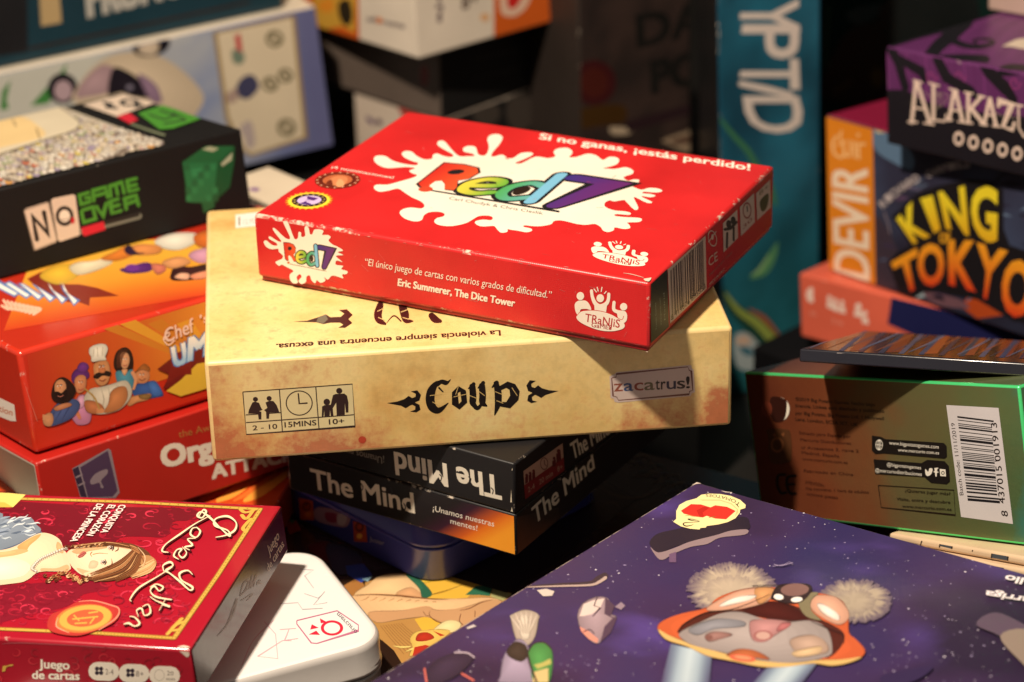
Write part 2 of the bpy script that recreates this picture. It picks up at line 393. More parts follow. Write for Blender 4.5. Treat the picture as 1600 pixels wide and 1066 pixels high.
def cuboid(name, x0, x1, y0, y1, z0, z1, r, colf, mat, parent, seg=2, cuts=0, bulge=0.0, open_left=False):
    bm = bmesh.new()
    bmesh.ops.create_cube(bm, size=1)
    for v in bm.verts: v.co = Vector(((x0 + x1) / 2 + v.co.x * (x1 - x0), (y0 + y1) / 2 + v.co.y * (y1 - y0), (z0 + z1) / 2 + v.co.z * (z1 - z0)))
    flat = set()
    bmesh.ops.bevel(bm, geom=list(bm.edges), offset=r, segments=seg, profile=.5, affect='EDGES')
    bm.normal_update(); bm.faces.ensure_lookup_table()
    big = [f for f in bm.faces if max(abs(f.normal.x), abs(f.normal.y), abs(f.normal.z)) > .9999 and f.calc_area() > 4 * r * r]
    bs = set(f.index for f in big)
    verts = [v.co.copy() for v in bm.verts]; faces = [tuple(v.index for v in f.verts) for f in bm.faces]
    wear = [0.0 if f.index in bs else 1.0 for f in bm.faces]; sm = [f.index not in bs for f in bm.faces]
    cols = []
    for f in bm.faces:
        n = f.normal; k = max(range(3), key=lambda i: abs(n[i]) + (.02 if i == 2 else 0)); key = (('right', 'left'), ('back', 'front'), ('top', 'bottom'))[k][0 if n[k] > 0 else 1]
        for v in f.verts: cols.append(colf(key, v.co))
    bm.free()
    return mesh_obj(name, verts, faces, cols, mat, parent, wear, sm)
class Box:
    """a game box: an Empty at its base, a lid (and a tray below it) and its printable sides"""
    def __init__(s, name, label, cat, fit, col, mat=None, r=.0009, tray=0.0, tray_col=None, part='lid', group=None, seg=2):
        O = Vector(fit[0:3]); sx, sy, sz = fit[3:6]; m = fit[6:]
        Rm = Matrix(((m[0], m[1], m[2]), (m[3], m[4], m[5]), (m[6], m[7], m[8])))
        # re-orthonormalise the rounded numbers
        X = Rm.col[0].normalized(); Y = (Rm.col[1] - X * Rm.col[1].dot(X)).normalized(); Z = X.cross(Y)
        s.X, s.Y, s.Z, s.O, s.sx, s.sy, s.sz = X, Y, Z, O, sx, sy, sz
        base = O + X * sx / 2 + Y * sy / 2
        s.root = bpy.data.objects.new(name, None); COL.objects.link(s.root); s.root.empty_display_size = .02
        s.root.matrix_world = Matrix(((X.x, Y.x, Z.x, base.x), (X.y, Y.y, Z.y, base.y), (X.z, Y.z, Z.z, base.z), (0, 0, 0, 1)))
        tag(s.root, label, cat, group)
        inv = s.root.matrix_world.inverted()
        cf = col if callable(col) else (lambda k, p: col.get(k, col['all'])) if isinstance(col, dict) else (lambda k, p: col)
        s.lid = cuboid(part, -sx / 2, sx / 2, -sy / 2, sy / 2, tray, sz, r, cf, mat or M_CARD, s.root, seg)
        if tray:
            tc = tray_col or (cf('front', Vector((0, 0, 0))))
            e = .0008
            cuboid('tray', -sx / 2 + e, sx / 2 - e, -sy / 2 + e, sy / 2 - e, 0, tray + .004, r * .6, lambda k, p: tc, mat or M_CARD, s.root, 1)
        s.front = Face(O, X, Z, sx, sz, inv); s.top = Face(O + Z * sz, X, Y, sx, sy, inv)
        s.right = Face(O + X * sx, Y, Z, sy, sz, inv); s.left = Face(O + Y * sy, -Y, Z, sy, sz, inv)
    def ink(s, side, *fr): return Ink(getattr(s, side), fr if fr else (0, 0, 1))
def rot_z(deg): 
    c, q = math.cos(R(deg)), math.sin(R(deg)); return [c, -q, 0, q, c, 0, 0, 0, 1]
# zoom windows (left, top, pixels per picture pixel) used while measuring the prints
ZA = (380, 160, 3.552); ZB = (780, 180, 3.552); ZC = (380, 340, 3.552); ZD = (780, 340, 3.552); ZE = (300, 460, 3.552); ZF = (400, 640, 2.857)
ZG = (0, 0, 2.961); ZH = (0, 180, 3.552); ZI = (0, 360, 3.552); ZJ = (0, 560, 3.552); ZK = (0, 740, 3.271); ZL = (280, 760, 2.857); ZM = (600, 740, 3.077)
ZN = (1000, 740, 2.667); ZP = (1140, 380, 3.33); ZQ = (1140, 560, 3.33); ZR = (480, 0, 3.676); ZS = (780, 0, 3.676); ZT = (1100, 0, 3.136); ZU = (1240, 160, 3.136)
ZV = (1000, 260, 3.552); ZX = (300, 0, 3.135); Y1 = (380, 360, 8.889); Y2 = (860, 420, 8.88); Y3 = (560, 860, 5.923); Y4 = (1020, 750, 8.2); Y5 = (1000, 870, 4.444)
Y6 = (0, 930, 5.161); Y7 = (0, 760, 5.33); Y8 = (380, 240, 8.889); Y9 = (1360, 0, 4.1); Y10 = (400, 680, 4.847); Y11 = (700, 660, 4.0); Y12 = (1380, 790, 7.105)
BLK = (.012, .011, .012); CREAM = hx('e9e0cc'); WHITE = hx('efebe2'); DK = hx('2c1f1d')
# ================================================================== the setting
def sheet(name, x0, x1, y0, y1, z, mat):
    me = bpy.data.meshes.new(name); me.from_pydata([(x0, y0, z), (x1, y0, z), (x1, y1, z), (x0, y1, z)], [], [(0, 1, 2, 3)]); me.materials.append(mat)
    o = bpy.data.objects.new(name, me); COL.objects.link(o); return o
TABLE_Z = -.09
BASE_Z = -.006
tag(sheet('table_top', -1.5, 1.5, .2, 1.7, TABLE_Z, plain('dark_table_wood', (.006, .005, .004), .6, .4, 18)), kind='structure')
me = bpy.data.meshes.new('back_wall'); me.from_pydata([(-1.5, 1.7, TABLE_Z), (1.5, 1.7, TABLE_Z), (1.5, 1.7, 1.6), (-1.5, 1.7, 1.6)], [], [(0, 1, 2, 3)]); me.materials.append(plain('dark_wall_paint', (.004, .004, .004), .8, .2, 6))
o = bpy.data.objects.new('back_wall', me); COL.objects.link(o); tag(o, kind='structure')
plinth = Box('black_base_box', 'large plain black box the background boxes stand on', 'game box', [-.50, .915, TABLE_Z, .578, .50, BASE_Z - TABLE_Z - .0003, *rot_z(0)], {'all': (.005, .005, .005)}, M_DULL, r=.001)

# ================================================================== large box with a cartoon lid that most of the small boxes stand on
g = rot_z(-32)
bk = Box('large_picture_box', 'large picture box with a cartoon arm and yellow vest on its lid, under the tins', 'game box',
         [-.30, .70, TABLE_Z, .50, .26, 0.0 - TABLE_Z - .0002, *g], {'all': hx('382820')}, M_GLOSS, r=.0006, part='lid')
k = bk.ink('top', *Y3).paint(.5, 5)
K = lambda s: hx(s, .86)
k.poly([(-900, 900), (-300, 330), (60, 200), (340, 150), (900, 250), (1460, 360), (1700, 700), (1000, 1300), (300, 1180), (60, 900), (-300, 1300)], K('2e1d10'))
k.poly([(60, 300), (340, 215), (800, 215), (1420, 400), (1250, 760), (400, 1050), (200, 820), (100, 720)], K('b98a4c'))
k.poly([(0, 250), (60, 330), (-200, 600), (-260, 400)], K('a9743c'))
for i in range(9): k.stroke([(205 + 24 * i, 700 - 3 * i), (300 + 26 * i, 820 - 6 * i), (420 + 30 * i, 960 - 12 * i)], 5, K('8a5f30'), n=3)
k.poly([(215, 830), (330, 930), (410, 1060), (360, 1200), (100, 1200), (150, 900)], K('2b180e'))
k.poly([(430, 225), (520, 215), (800, 205), (1120, 320), (1010, 440), (640, 470)], K('e3b441'))
k.poly([(520, 225), (760, 222), (720, 270), (600, 300)], K('f0cc48'), 1)
k.poly([(680, 410), (820, 370), (960, 320), (900, 345), (780, 395)], K('c4942f'), 1)
k.poly([(520, 640), (640, 610), (760, 680), (700, 730), (590, 745)], K('e3b441'))
k.poly([(-30, 400), (90, 320), (200, 240), (400, 222), (500, 290), (580, 380), (610, 450), (300, 470), (0, 470)], K('edc793'), 1)
k.poly([(350, 400), (480, 345), (570, 395), (600, 445), (420, 435)], K('dba777'), 1)
k.poly([(440, 232), (500, 226), (590, 290), (680, 400), (640, 440), (590, 440), (560, 350)], K('2f6b50'), 1)
k.poly([(990, 415), (1090, 330), (1250, 335), (1215, 425), (1120, 415)], K('2f6b50'))
k.poly([(1250, 360), (1420, 405), (1340, 470), (1220, 430)], K('a9a771'))
k.poly([(-40, 420), (150, 415), (450, 440), (700, 450), (1000, 450), (1200, 440), (1330, 480), (1200, 580), (1000, 720), (820, 690), (640, 620), (400, 640), (170, 670), (60, 580), (-60, 480)], K('edc290'), 1)
k.poly([(100, 575), (400, 560), (620, 520), (720, 555), (900, 545), (1050, 510), (1200, 460), (1330, 480), (1200, 580), (960, 700), (820, 690), (640, 620), (400, 640), (170, 670)], K('d9a778'), 1)
k.stroke([(-30, 425), (100, 412), (240, 415), (400, 425), (540, 440), (700, 455), (830, 458)], [3, 9, 12, 14, 12, 9, 3], K('7a4a24'))
for i in range(9): k.stroke([(95 + 78 * i, 432 + 6 * i), (65 + 78 * i, 455 + 3 * i), (20 + 84 * i, 470 + 2 * i)], [6, 5, 2], K('a06a3a'), n=3)
k.stroke([(940, 560), (1030, 540), (1130, 490), (1240, 460)], [3, 7, 7, 2], K('6a3c20'))
k.stroke([(660, 565), (660, 610), (720, 660), (770, 675)], [3, 7, 7, 3], K('6a3c20')); k.stroke([(600, 570), (625, 605), (655, 612)], 5, K('6a3c20'))
k.stroke([(948, 595), (935, 655), (965, 690)], 7, K('6a3c20')); k.stroke([(1080, 565), (1078, 620)], 6, K('6a3c20'))
k.poly([(700, 735), (800, 660), (900, 655), (950, 690), (900, 760), (760, 760)], K('ecd9a0'), 1)
k.poly([(480, 985), (500, 900), (480, 820), (540, 755), (680, 740), (760, 735), (850, 760), (700, 880)], K('e6c163'), 1)
k.poly([(530, 830), (560, 775), (640, 765), (700, 810), (640, 840), (560, 845)], K('b8341f'), 1); k.poly([(520, 900), (620, 880), (660, 890), (540, 980), (500, 985)], K('b8341f')); k.poly([(690, 750), (800, 790), (760, 800)], K('b8341f'))
k.stroke([(320, 888), (400, 900), (480, 895)], [3, 16, 10], K('e3cf7a')); k.stroke([(440, 940), (500, 915)], [4, 18], K('e3cf7a'))
# dark printed half of the cover, with faces and cloth in blue and plum
k.at(*ZF)
k.poly([(200, 520), (700, 700), (860, 745), (1120, 820), (1300, 720), (1700, 400), (1500, 300), (400, 380)], K('2a1d15'))
k.poly([(235, 610), (320, 590), (380, 640), (340, 690), (260, 650)], K('5a1c22'), 1); k.poly([(320, 600), (450, 640), (470, 700), (380, 740), (330, 690)], K('3a3a58'), 1)
k.poly([(400, 700), (480, 690), (520, 740), (470, 775), (410, 740)], K('2f4aa8')); k.poly([(470, 760), (520, 745), (500, 770)], K('8fb7c8'))
k.poly([(130, 500), (180, 495), (200, 540), (150, 560)], K('a83420')); k.poly([(150, 496), (175, 498), (160, 515)], K('4d8a4a'))
k.at(*Y11)
k.stroke([(980, 230), (1100, 180), (1250, 160), (1400, 200), (1500, 260)], [2, 10, 14, 10, 3], K('4d3a28')); k.stroke([(920, 390), (1050, 460), (1200, 470), (1330, 400), (1300, 340), (1150, 340)], [2, 12, 14, 12, 10, 4], K('4d3a28'))
for i in range(26):
    x, y = 880 + (i * 97) % 620, 150 + (i * 61) % 420; c = (K('4d3a28'), K('3a2c3c'), K('5a4426'), K('2f3a34'))[i % 4]
    k.stroke([(x, y), (x + 40, y - 24), (x + 90, y - 20), (x + 110, y + 16)], [3, 9, 9, 3], c)
k.out('cover_picture_or_reflection', bk.lid)

# ================================================================== orange box lid lying flat under the left stack
p = at_z(285, 787, .014); q = at_z(428, 797, .014); dx, dy = (q - p).x, (q - p).y; L = math.hypot(dx, dy); a = math.degrees(math.atan2(dy, dx))
ob = Box('orange_game_box', 'flat orange game box with yellow streaks under the red stack beside the blue tin', 'game box',
         [p.x - .10 * math.cos(R(a)), p.y - .10 * math.sin(R(a)), 0.0, L + .10, .12, .014, *rot_z(a)], {'all': hx('c8471c'), 'front': hx('7d2a18')}, M_GLOSS, r=.0008)  # front side darker: its shade is put into the colour
k = ob.ink('top', *ZJ)
for i, (x, w) in enumerate(((1200, 40), (1300, 55), (1390, 30), (1450, 50))):
    k.stroke([(x - 90, 790), (x, 740), (x + 140, 640)], [w * .4, w, w * .6], hx('e8983a') if i % 2 else hx('d86a28'), n=4)
k.out('cover_picture_or_reflection', ob.lid)

# ================================================================== tins (rounded corners)
def rounded(sx, sy, r, n=8):
    P = []
    for cx, cy, a0 in ((sx - r, r, -90), (sx - r, sy - r, 0), (r, sy - r, 90), (r, r, 180)):
        for i in range(n + 1):
            t = R(a0 + 90 * i / n); P.append((cx + r * math.cos(t), cy + r * math.sin(t)))
    return P
def tin_part(name, sx, sy, r, prof, cols, mat, parent, off):
    """prof: list of (inset, z) rings from bottom to top, closed by flat caps"""
    verts = []; faces = []; C = []; n = len(rounded(sx, sy, r))
    for ins, z in prof:
        verts += [(x + ins + off[0], y + ins + off[1], z + off[2]) for x, y in rounded(sx - 2 * ins, sy - 2 * ins, max(.001, r - ins))]
    sm = []
    for j in range(len(prof) - 1):
        for i in range(n):
            a, b = j * n + i, j * n + (i + 1) % n; faces.append((a, b, b + n, a + n)); C += [cols[j]] * 4; sm.append(True)
    faces.append(tuple(reversed(range(n)))); C += [cols[0]] * n; sm.append(False)
    faces.append(tuple(range((len(prof) - 1) * n, len(prof) * n))); C += [cols[-1]] * n; sm.append(False)
    return mesh_obj(name, verts, faces, C, mat, parent, [0.0] * len(faces), sm)
def tin(name, label, O, yaw, sx, sy, h, r, split, ctop, cside, bead=.0007):
    root = bpy.data.objects.new(name, None); COL.objects.link(root); root.empty_display_size = .02
    tag(root, label, 'tin')
    X = Vector((math.cos(R(yaw)), math.sin(R(yaw)), 0)); Y = Vector((-X.y, X.x, 0)); Z = Vector((0, 0, 1)); O = Vector(O)
    b = O + X * sx / 2 + Y * sy / 2
    root.matrix_world = Matrix(((X.x, Y.x, 0, b.x), (X.y, Y.y, 0, b.y), (0, 0, 1, b.z), (0, 0, 0, 1)))
    off = (-sx / 2, -sy / 2, 0)
    base = tin_part('base', sx, sy, r, [(.0016, 0), (.0006, .0008), (.0006, split - .0012), (.0002, split - .0008), (.0002, split - .0002), (.0010, split)], [cside] * 6, M_TIN, root, off)
    lid = tin_part('lid', sx, sy, r, [(.0006, split + .0004), (0, split + .0008), (0, split + .0018), (.0004, split + .0024), (.0004, h - .0022), (.0008, h - .0010), (.0016, h - .0003), (.0028, h)], [cside] * 6 + [ctop] * 2, M_TIN, root, off)
    inv = root.matrix_world.inverted()
    class T: pass
    t = T(); t.root, t.lid, t.base = root, lid, base
    t.top = Face(O + Z * h, X, Y, sx, sy, inv, .0028)
    t.front = Face(O + Y * .0004, X, Z, sx, h, inv, .0006); t.right = Face(O + X * (sx - .0004), Y, Z, sy, h, inv)
    return t
# blue tin
g1, g2 = at_z(466, 814, 0), at_z(640, 903, 0); d = (g2 - g1); a = math.degrees(math.atan2(d.y, d.x)); rr_ = .0115; X = d.normalized()
bt = tin('blue_tin', 'blue rounded tin with orange badges under the two black boxes', g1 - X * rr_, a, d.length + 2 * rr_, .085, .0250, rr_, .0125, hx('4046a0'), hx('4046a0'))
k = Ink(bt.front, Y10)
k.poly([(470, 545), (700, 600), (690, 690), (610, 690), (450, 640)], hx('8a6a78'), 1); k.poly([(530, 585), (640, 610), (620, 660), (540, 650)], hx('7c2340'), 1); k.poly([(620, 600), (690, 610), (670, 680), (620, 670)], hx('a89a9a'), 1)
k.poly([(325, 475), (430, 500), (440, 645), (335, 640)], hx('b4481f')); k.ell((385, 540), 34, 36, hx('5a1c12'), hole=.6); k.poly([(370, 500), (395, 520), (380, 560)], hx('4a1410')); k.ell((395, 600), 26, 20, hx('d06a2a'))
k.poly([(735, 650), (830, 675), (845, 810), (745, 805)], hx('a03c1c')); k.ell((785, 695), 34, 38, hx('4a1610'), hole=.55); k.ell((785, 765), 22, 20, hx('d8a03a'))
k.text('Junior', (860, 800), (970, 835), (862, 765), hx('8a8aa8'), .01)
k.out('badge_print', bt.base)
# white tin under the red princess box, and a second one just behind it
wt = tin('white_tin', 'glossy white rounded tin with a small red sun logo beside the crimson box', (-.1475, .5825, 0), 24.63, .12, .066, .0218, .012, .0105, hx('e2dfdd'), hx('bdb8b4'))
k = Ink(wt.top, ZL)
pk = hx('d0a0aa'); gy = hx('a8a2a8')
k.stroke([(525, 600), (705, 556), (800, 620), (800, 645), (615, 702), (590, 700), (525, 615)], 5, hx('b06a86'), sm=0, closed=True)
k.ell((682, 633), 50, 34, hx('c8213c'), hole=.72, n=32)
for q in (((632, 612), (628, 590), (660, 607)), ((585, 640), (592, 617), (622, 632)), ((578, 662), (612, 645), (628, 664))): k.poly(q, hx('c8213c'))
k.text('mercurio', (712, 562), (797, 648), (697, 578), hx('3a3450'))
k.stroke([(540, 370), (600, 375), (560, 400), (600, 455)], 3, gy, sm=0); k.stroke([(450, 525), (530, 520), (550, 550), (640, 545)], 3, gy, sm=0); k.stroke([(560, 480), (620, 500), (650, 470), (600, 530), (660, 520)], 3, gy, sm=0)
k.stroke([(380, 605), (430, 660), (440, 770), (350, 760), (460, 690), (530, 680)], 3, pk, sm=0); k.stroke([(450, 640), (520, 635)], 3, pk, sm=0); k.stroke([(500, 690), (470, 690), (490, 640)], 3, pk, sm=0); k.stroke([(420, 600), (330, 690), (280, 800)], 3, pk)
k.out('lid_print', wt.lid)

# ================================================================== the two black card boxes
MIND = [-0.07575, 0.7225, 0.025, 0.0894, 0.12, 0.03345, 0.8431, 0.53776, 0.0, -0.53776, 0.8431, 0.0, 0.0, -0.0, 1.0]
MIND[2] = .0252; zs = .0150
grit = hx('d9d0bf')
lo = Box('black_card_box', 'black card game box with an orange sunrise corner, lower of two, on the blue tin', 'game box', MIND[:5] + [zs] + MIND[6:], {'all': BLK}, M_BLACK, r=.0007, group='black card game boxes')
k = lo.ink('front', *ZF)
def sun(a, b):
    t = max(0, min(1, (a * 1.55 + (1 - b) * .75 - .78)));
    c = mix((.010, .008, .010), hx('3b1530'), min(1, t * 2.2)); c = mix(c, hx('d9631c'), max(0, min(1, t * 2.4 - .75))); return mix(c, hx('f0a02c'), max(0, min(1, t * 2.6 - 1.7)))
k.grad([(690, 520), (1168, 652), (1160, 466), (690, 335)], sun, 18, 8)
k.text('The Mind', (252, 350), (708, 462), (242, 258), grit, .022)
for x, y, w in ((470, 330, 5), (600, 350, 4), (660, 420, 5), (300, 300, 4)): k.stroke([(x, y), (x + 8, y + 14), (x + 4, y + 30)], w, BLK, n=2)
wht = hx('e6dfd2')
k.text('¡Unamos nuestras', (790, 452), (1063, 523), (792, 426), wht); k.text('mentes!', (868, 508), (988, 541), (869, 483), wht)
k.out('title', lo.lid)
k = lo.ink('right', *Y11)
k.grad([(425, 835), (700, 590), (690, 530), (430, 590)], lambda a, b: mix(hx('7a3f1a'), (.012, .01, .01), min(1, a * .9 + b * .8)), 6, 5)
k.text('The Mind', (540, 640), (915, 285), (520, 530), grit, .02)
k.out('title', lo.lid)
up = Box('black_card_box', 'black card game box turned upside down, upper of two, with white worn corner', 'game box', [MIND[0], MIND[1], MIND[2] + zs + .0003] + MIND[3:5] + [MIND[5] - zs - .0006] + MIND[6:], {'all': BLK}, M_BLACK, r=.0007, group='black card game boxes')
k = up.ink('front', *ZF)
k.text('The Mind', (1088, 300), (618, 190), (1096, 408), grit, .026)
for x, y in ((1050, 350), (950, 300), (820, 290), (700, 240)): k.stroke([(x, y), (x + 10, y + 10), (x + 6, y + 26)], 5, BLK, n=2)
k.text('¡Unamos nuestras', (572, 214), (320, 150), (573, 246), hx('8a8378'))
k.out('title', up.lid)
k = up.ink('front', *Y11)
for L in ([(392, 560), (400, 530), (408, 565), (398, 580)], [(398, 300), (412, 262), (430, 258), (428, 300)], [(390, 500), (396, 420), (400, 500)]): k.poly(L, hx('c9bda8'))
k.out('worn_corner', up.lid)
k = up.ink('right', *Y11)
k.poly([(470, 305), (715, 130), (727, 300), (482, 482)], hx('b08a78')); k.poly([(474, 395), (722, 218), (727, 300), (482, 482)], hx('7a161c'))
for x, y in ((490, 330), (512, 318), (534, 303)): k.ell((x, y), 8, 9, hx('5a1018')); k.poly([(x - 9, y + 12), (x + 9, y + 2), (x + 10, y + 44), (x - 8, y + 56)], hx('5a1018'))
k.ell((600, 258), 25, 40, hx('6a3a30'), hole=.82); k.stroke([(600, 235), (602, 262), (618, 275)], 5, hx('6a3a30'), sm=0)
for x, y, s in ((662, 225, 1), (690, 180, 1.3)): k.ell((x, y), 9 * s, 10 * s, hx('5a1018')); k.poly([(x - 12 * s, y + 16), (x + 10 * s, y + 6), (x + 12 * s, y + 45 * s), (x - 10 * s, y + 56 * s)], hx('5a1018'))
k.text('2-4   20 min   8+', (500, 440), (715, 290), (497, 405), hx('b08a78'))
k.out('icon_panel', up.lid)
k = up.ink('right', *Y11); k.text('The Mind', (782, 232), (1010, 70), (760, 128), grit, .02); k.out('title', up.lid)

# ================================================================== parchment coloured box
CF = [-0.09449, 0.67993, 0.0588, 0.16433, 0.12441, 0.0347, 0.99555, -0.09425, 0.0, 0.09425, 0.99555, 0.0, 0.0, 0.0, 1.0]
def stain(key, p):
    v = .12
    if key in ('front', 'left', 'right'): v += .30 * max(0, (-p.z + .02) / .035) + .16 * max(0, abs(p.x) / .08 - .55)
    return (min(1, v), 0, 0)
cp = Box('parchment_game_box', 'parchment yellow game box with black gothic title, in the middle of the main stack', 'game box', CF, lambda k, p: (.1, 0, 0), M_PARCH, r=.0014, seg=3)
# the printed sheet of the front: stains heavier near the lower edge and the ends
k = cp.ink('front').direct()
def st2(a, b):
    low = max(0, .62 - b) ** 1.1
    v = 1.0 * low * (1.6 if a < .10 else 1.0) * (1.0 if a < .34 else .55 if a < .80 else 1.5) + .9 * max(0, abs(a - .5) - .44) * 5 * (.4 + .6 * (1 - b))
    v += .45 * max(0, 1 - abs(a - .155) / .10) * max(0, 1 - abs(b - .80) / .35) + 1.3 * low * max(0, 1 - abs(a - .20) / .16)
    if a > .955 and b < .38: v += .5
    if a < .07: v += .40 * (1 - a / .07) + .1
    return (max(.0, v - .02), 0, 0)
k.grad([(.0012, .0012), (cp.sx - .0012, .0012), (cp.sx - .0012, cp.sz - .0012), (.0012, cp.sz - .0012)], st2, 60, 16)
o = k.out('front_print', cp.lid, M_PARCH)
k = cp.ink('front', *ZE)
ink2 = hx('32211f'); pale = hx('e2d3a0', .92)
k.poly([(282, 542), (890, 498), (905, 733), (302, 778)], pale)
k.stroke([(282, 542), (890, 498), (905, 733), (302, 778)], 6, ink2, sm=0, closed=True)
for q in ([(485, 527), (502, 763)], [(687, 513), (705, 748)], [(300, 712), (903, 668)]): k.stroke(q, 6, ink2, sm=0, cap=False)
k.text('2 - 10', (338, 755), (473, 745), (336, 727), ink2, .022); k.text('15MINS', (515, 739), (690, 726), (513, 708), ink2, .022); k.text('10+', (761, 722), (845, 716), (759, 692), ink2, .022)
k.ell((595, 603), 75, 70, ink2, hole=.92, n=36); k.stroke([(590, 552), (595, 606), (638, 603)], 8, ink2, sm=0)
k.ell((352, 582), 14, 13, ink2); k.poly([(335, 600), (350, 595), (372, 602), (385, 632), (392, 640), (372, 648), (385, 652), (385, 694), (370, 694), (366, 662), (312, 662), (316, 640)], ink2)
k.ell((428, 577), 14, 13, ink2); k.poly([(408, 600), (430, 590), (452, 592), (470, 615), (485, 654), (430, 656), (427, 690), (413, 690), (411, 652), (400, 642), (418, 630)], ink2)
k.stroke([(300, 669), (368, 664)], 5, ink2, sm=0); k.stroke([(428, 660), (494, 656)], 5, ink2, sm=0)
k.ell((817, 535), 17, 16, ink2); k.poly([(782, 560), (795, 553), (845, 550), (860, 562), (868, 600), (868, 655), (854, 656), (848, 600), (848, 668), (803, 672), (800, 600), (776, 640), (768, 620)], ink2)
k.ell((748, 597), 18, 18, ink2); k.poly([(722, 622), (735, 615), (768, 612), (780, 622), (785, 674), (770, 676), (766, 640), (764, 676), (735, 677), (734, 640), (730, 677), (720, 678)], ink2)
k.out('icon_panel', cp.lid)
k = cp.ink('front', *ZE); bk_ = hx('181210')
ARROW = [(1082, 603), (1140, 594), (1180, 580), (1202, 563), (1222, 575), (1240, 568), (1242, 552), (1215, 538), (1250, 532), (1271, 558), (1262, 588), (1236, 600), (1262, 612), (1268, 640), (1245, 655), (1210, 650), (1238, 640), (1240, 622), (1222, 612), (1208, 618), (1186, 632), (1160, 618)]
k.poly(ARROW, bk_)
k.m3([(1082, 603), (1271, 545), (1245, 655)], [(330, 962), (150, 918), (178, 1030)], ZD); k.poly(ARROW, bk_)
k.at(0, 0, 1)
k.stroke([(704, 593), (697, 599), (689, 597), (681, 600), (674, 611), (672, 625), (676, 637), (686, 641), (700, 630)], [1, 5, 5, 8, 13, 14, 13, 9, 1.5], bk_)
k.stroke([(683, 601), (690, 596), (699, 596)], [6, 6, 2], bk_); k.stroke([(686, 606), (692, 612)], [3, 2], bk_)
k.poly([(706, 613), (716, 603), (728, 610), (730, 629), (718, 640), (706, 632)], bk_, holes=[[(715, 614), (719, 612), (721, 627), (717, 631)]])
for x, dy in ((738, 0), (753, -1)): k.stroke([(x, 604 + dy), (x + 1, 618 + dy), (x + 1, 630 + dy), (x + 7, 635 + dy)], [10, 10.5, 10, 3], bk_)
k.stroke([(738, 632), (746, 638), (753, 630)], [5, 6, 4], bk_); k.stroke([(732, 607), (740, 600)], [2, 6], bk_); k.stroke([(747, 606), (755, 598)], [2, 6], bk_)
k.stroke([(775, 599), (778, 612), (778, 630), (773, 648)], [8, 11, 10, 2], bk_)
k.poly([(779, 604), (793, 596), (805, 600), (812, 611), (810, 625), (797, 638), (781, 635), (782, 628), (791, 628), (797, 618), (796, 609), (791, 606), (782, 610)], bk_)
k.stroke([(769, 605), (776, 598)], [2, 7], bk_)
pc = (.66, .46, .17)
for q in ([(672, 618), (690, 616)], [(676, 628), (686, 634)], [(709, 620), (728, 616)], [(734, 618), (744, 622)], [(749, 612), (757, 618)], [(774, 612), (784, 616)], [(800, 606), (808, 618)], [(776, 626), (786, 630)], [(716, 604), (712, 616)]): k.stroke(q, 1.0, pc, sm=0)
k.ell((566, 687), 6, 5.5, hx('b0402a'))
k.out('title', cp.lid)
k = cp.ink('front', *ZD); stk = hx('c9b6ad')
k.poly([(612, 880), (640, 868), (652, 858), (1050, 818), (1066, 820), (1068, 838), (1078, 842), (1086, 968), (1068, 975), (1062, 990), (660, 1026), (640, 1022), (636, 1005), (618, 1000)], stk)
k.stroke([(624, 890), (648, 885), (650, 868), (1048, 828), (1054, 848), (1066, 850), (1074, 958), (1056, 964), (1054, 980), (662, 1014), (652, 996), (632, 990)], 5, hx('6a4238'), sm=0, closed=True)
cz = [hx(c) for c in ('8a4a38', '3a4f7a', '8a4030', '6a6248', '38322e', '38322e', '30324a', '38322e', '201c1c')]
xs = [636, 690, 748, 804, 866, 896, 928, 985, 1036, 1062]
for i, ch in enumerate('zacatrus!'):
    x0, x1 = xs[i], xs[i + 1]; f = lambda x: 965 - (x - 636) * 20 / 426
    k.text(ch, (x0 + 2, f(x0)), (x1 - 5, f(x1)), (x0 + 1, f(x0) - 68), cz[i], .012)
k.out('shop_sticker', cp.lid)
k = cp.ink('top', *ZE); brn = hx('3a1414')
k.poly([(560, 152), (640, 147), (700, 128), (742, 112), (768, 128), (826, 126), (845, 108), (815, 88), (860, 84), (892, 115), (868, 138), (890, 160), (850, 187), (812, 186), (840, 170), (822, 158), (770, 158), (728, 166), (690, 156)], brn)
k.poly([(700, 130), (742, 113), (755, 140), (728, 164), (690, 154)], hx('6a6250'))
k.stroke([(1045, 60), (1032, 110), (1040, 145), (1072, 165)], [36, 44, 38, 14], brn); k.stroke([(1165, 60), (1180, 110), (1190, 145), (1225, 150)], [40, 48, 34, 8], brn); k.stroke([(1080, 160), (1120, 120), (1160, 150)], [3, 8, 8], brn)
k.stroke([(1330, 120), (1350, 140), (1378, 150)], [36, 40, 20], brn)
for q in ([(1030, 95), (1062, 80)], [(1035, 130), (1070, 145)], [(1160, 100), (1200, 85)], [(1170, 130), (1205, 140)]): k.stroke(q, 4, (.70, .50, .20), sm=0)
k.text('La violencia siempre encuentra una excusa.', (1710, 200), (468, 277), (1713, 232), brn, .018)
k.out('title', cp.lid)
k = cp.ink('top'); k.poly([(368, 336), (412, 331), (415, 352), (368, 357)], hx('ece4da')); k.stroke([(374, 340), (374, 352)], 2.2, hx('5a5a3a'), sm=0); k.text('12,95', (380, 351), (398, 349), (380, 343), hx('b9a99c')); k.out('price_label', cp.lid)
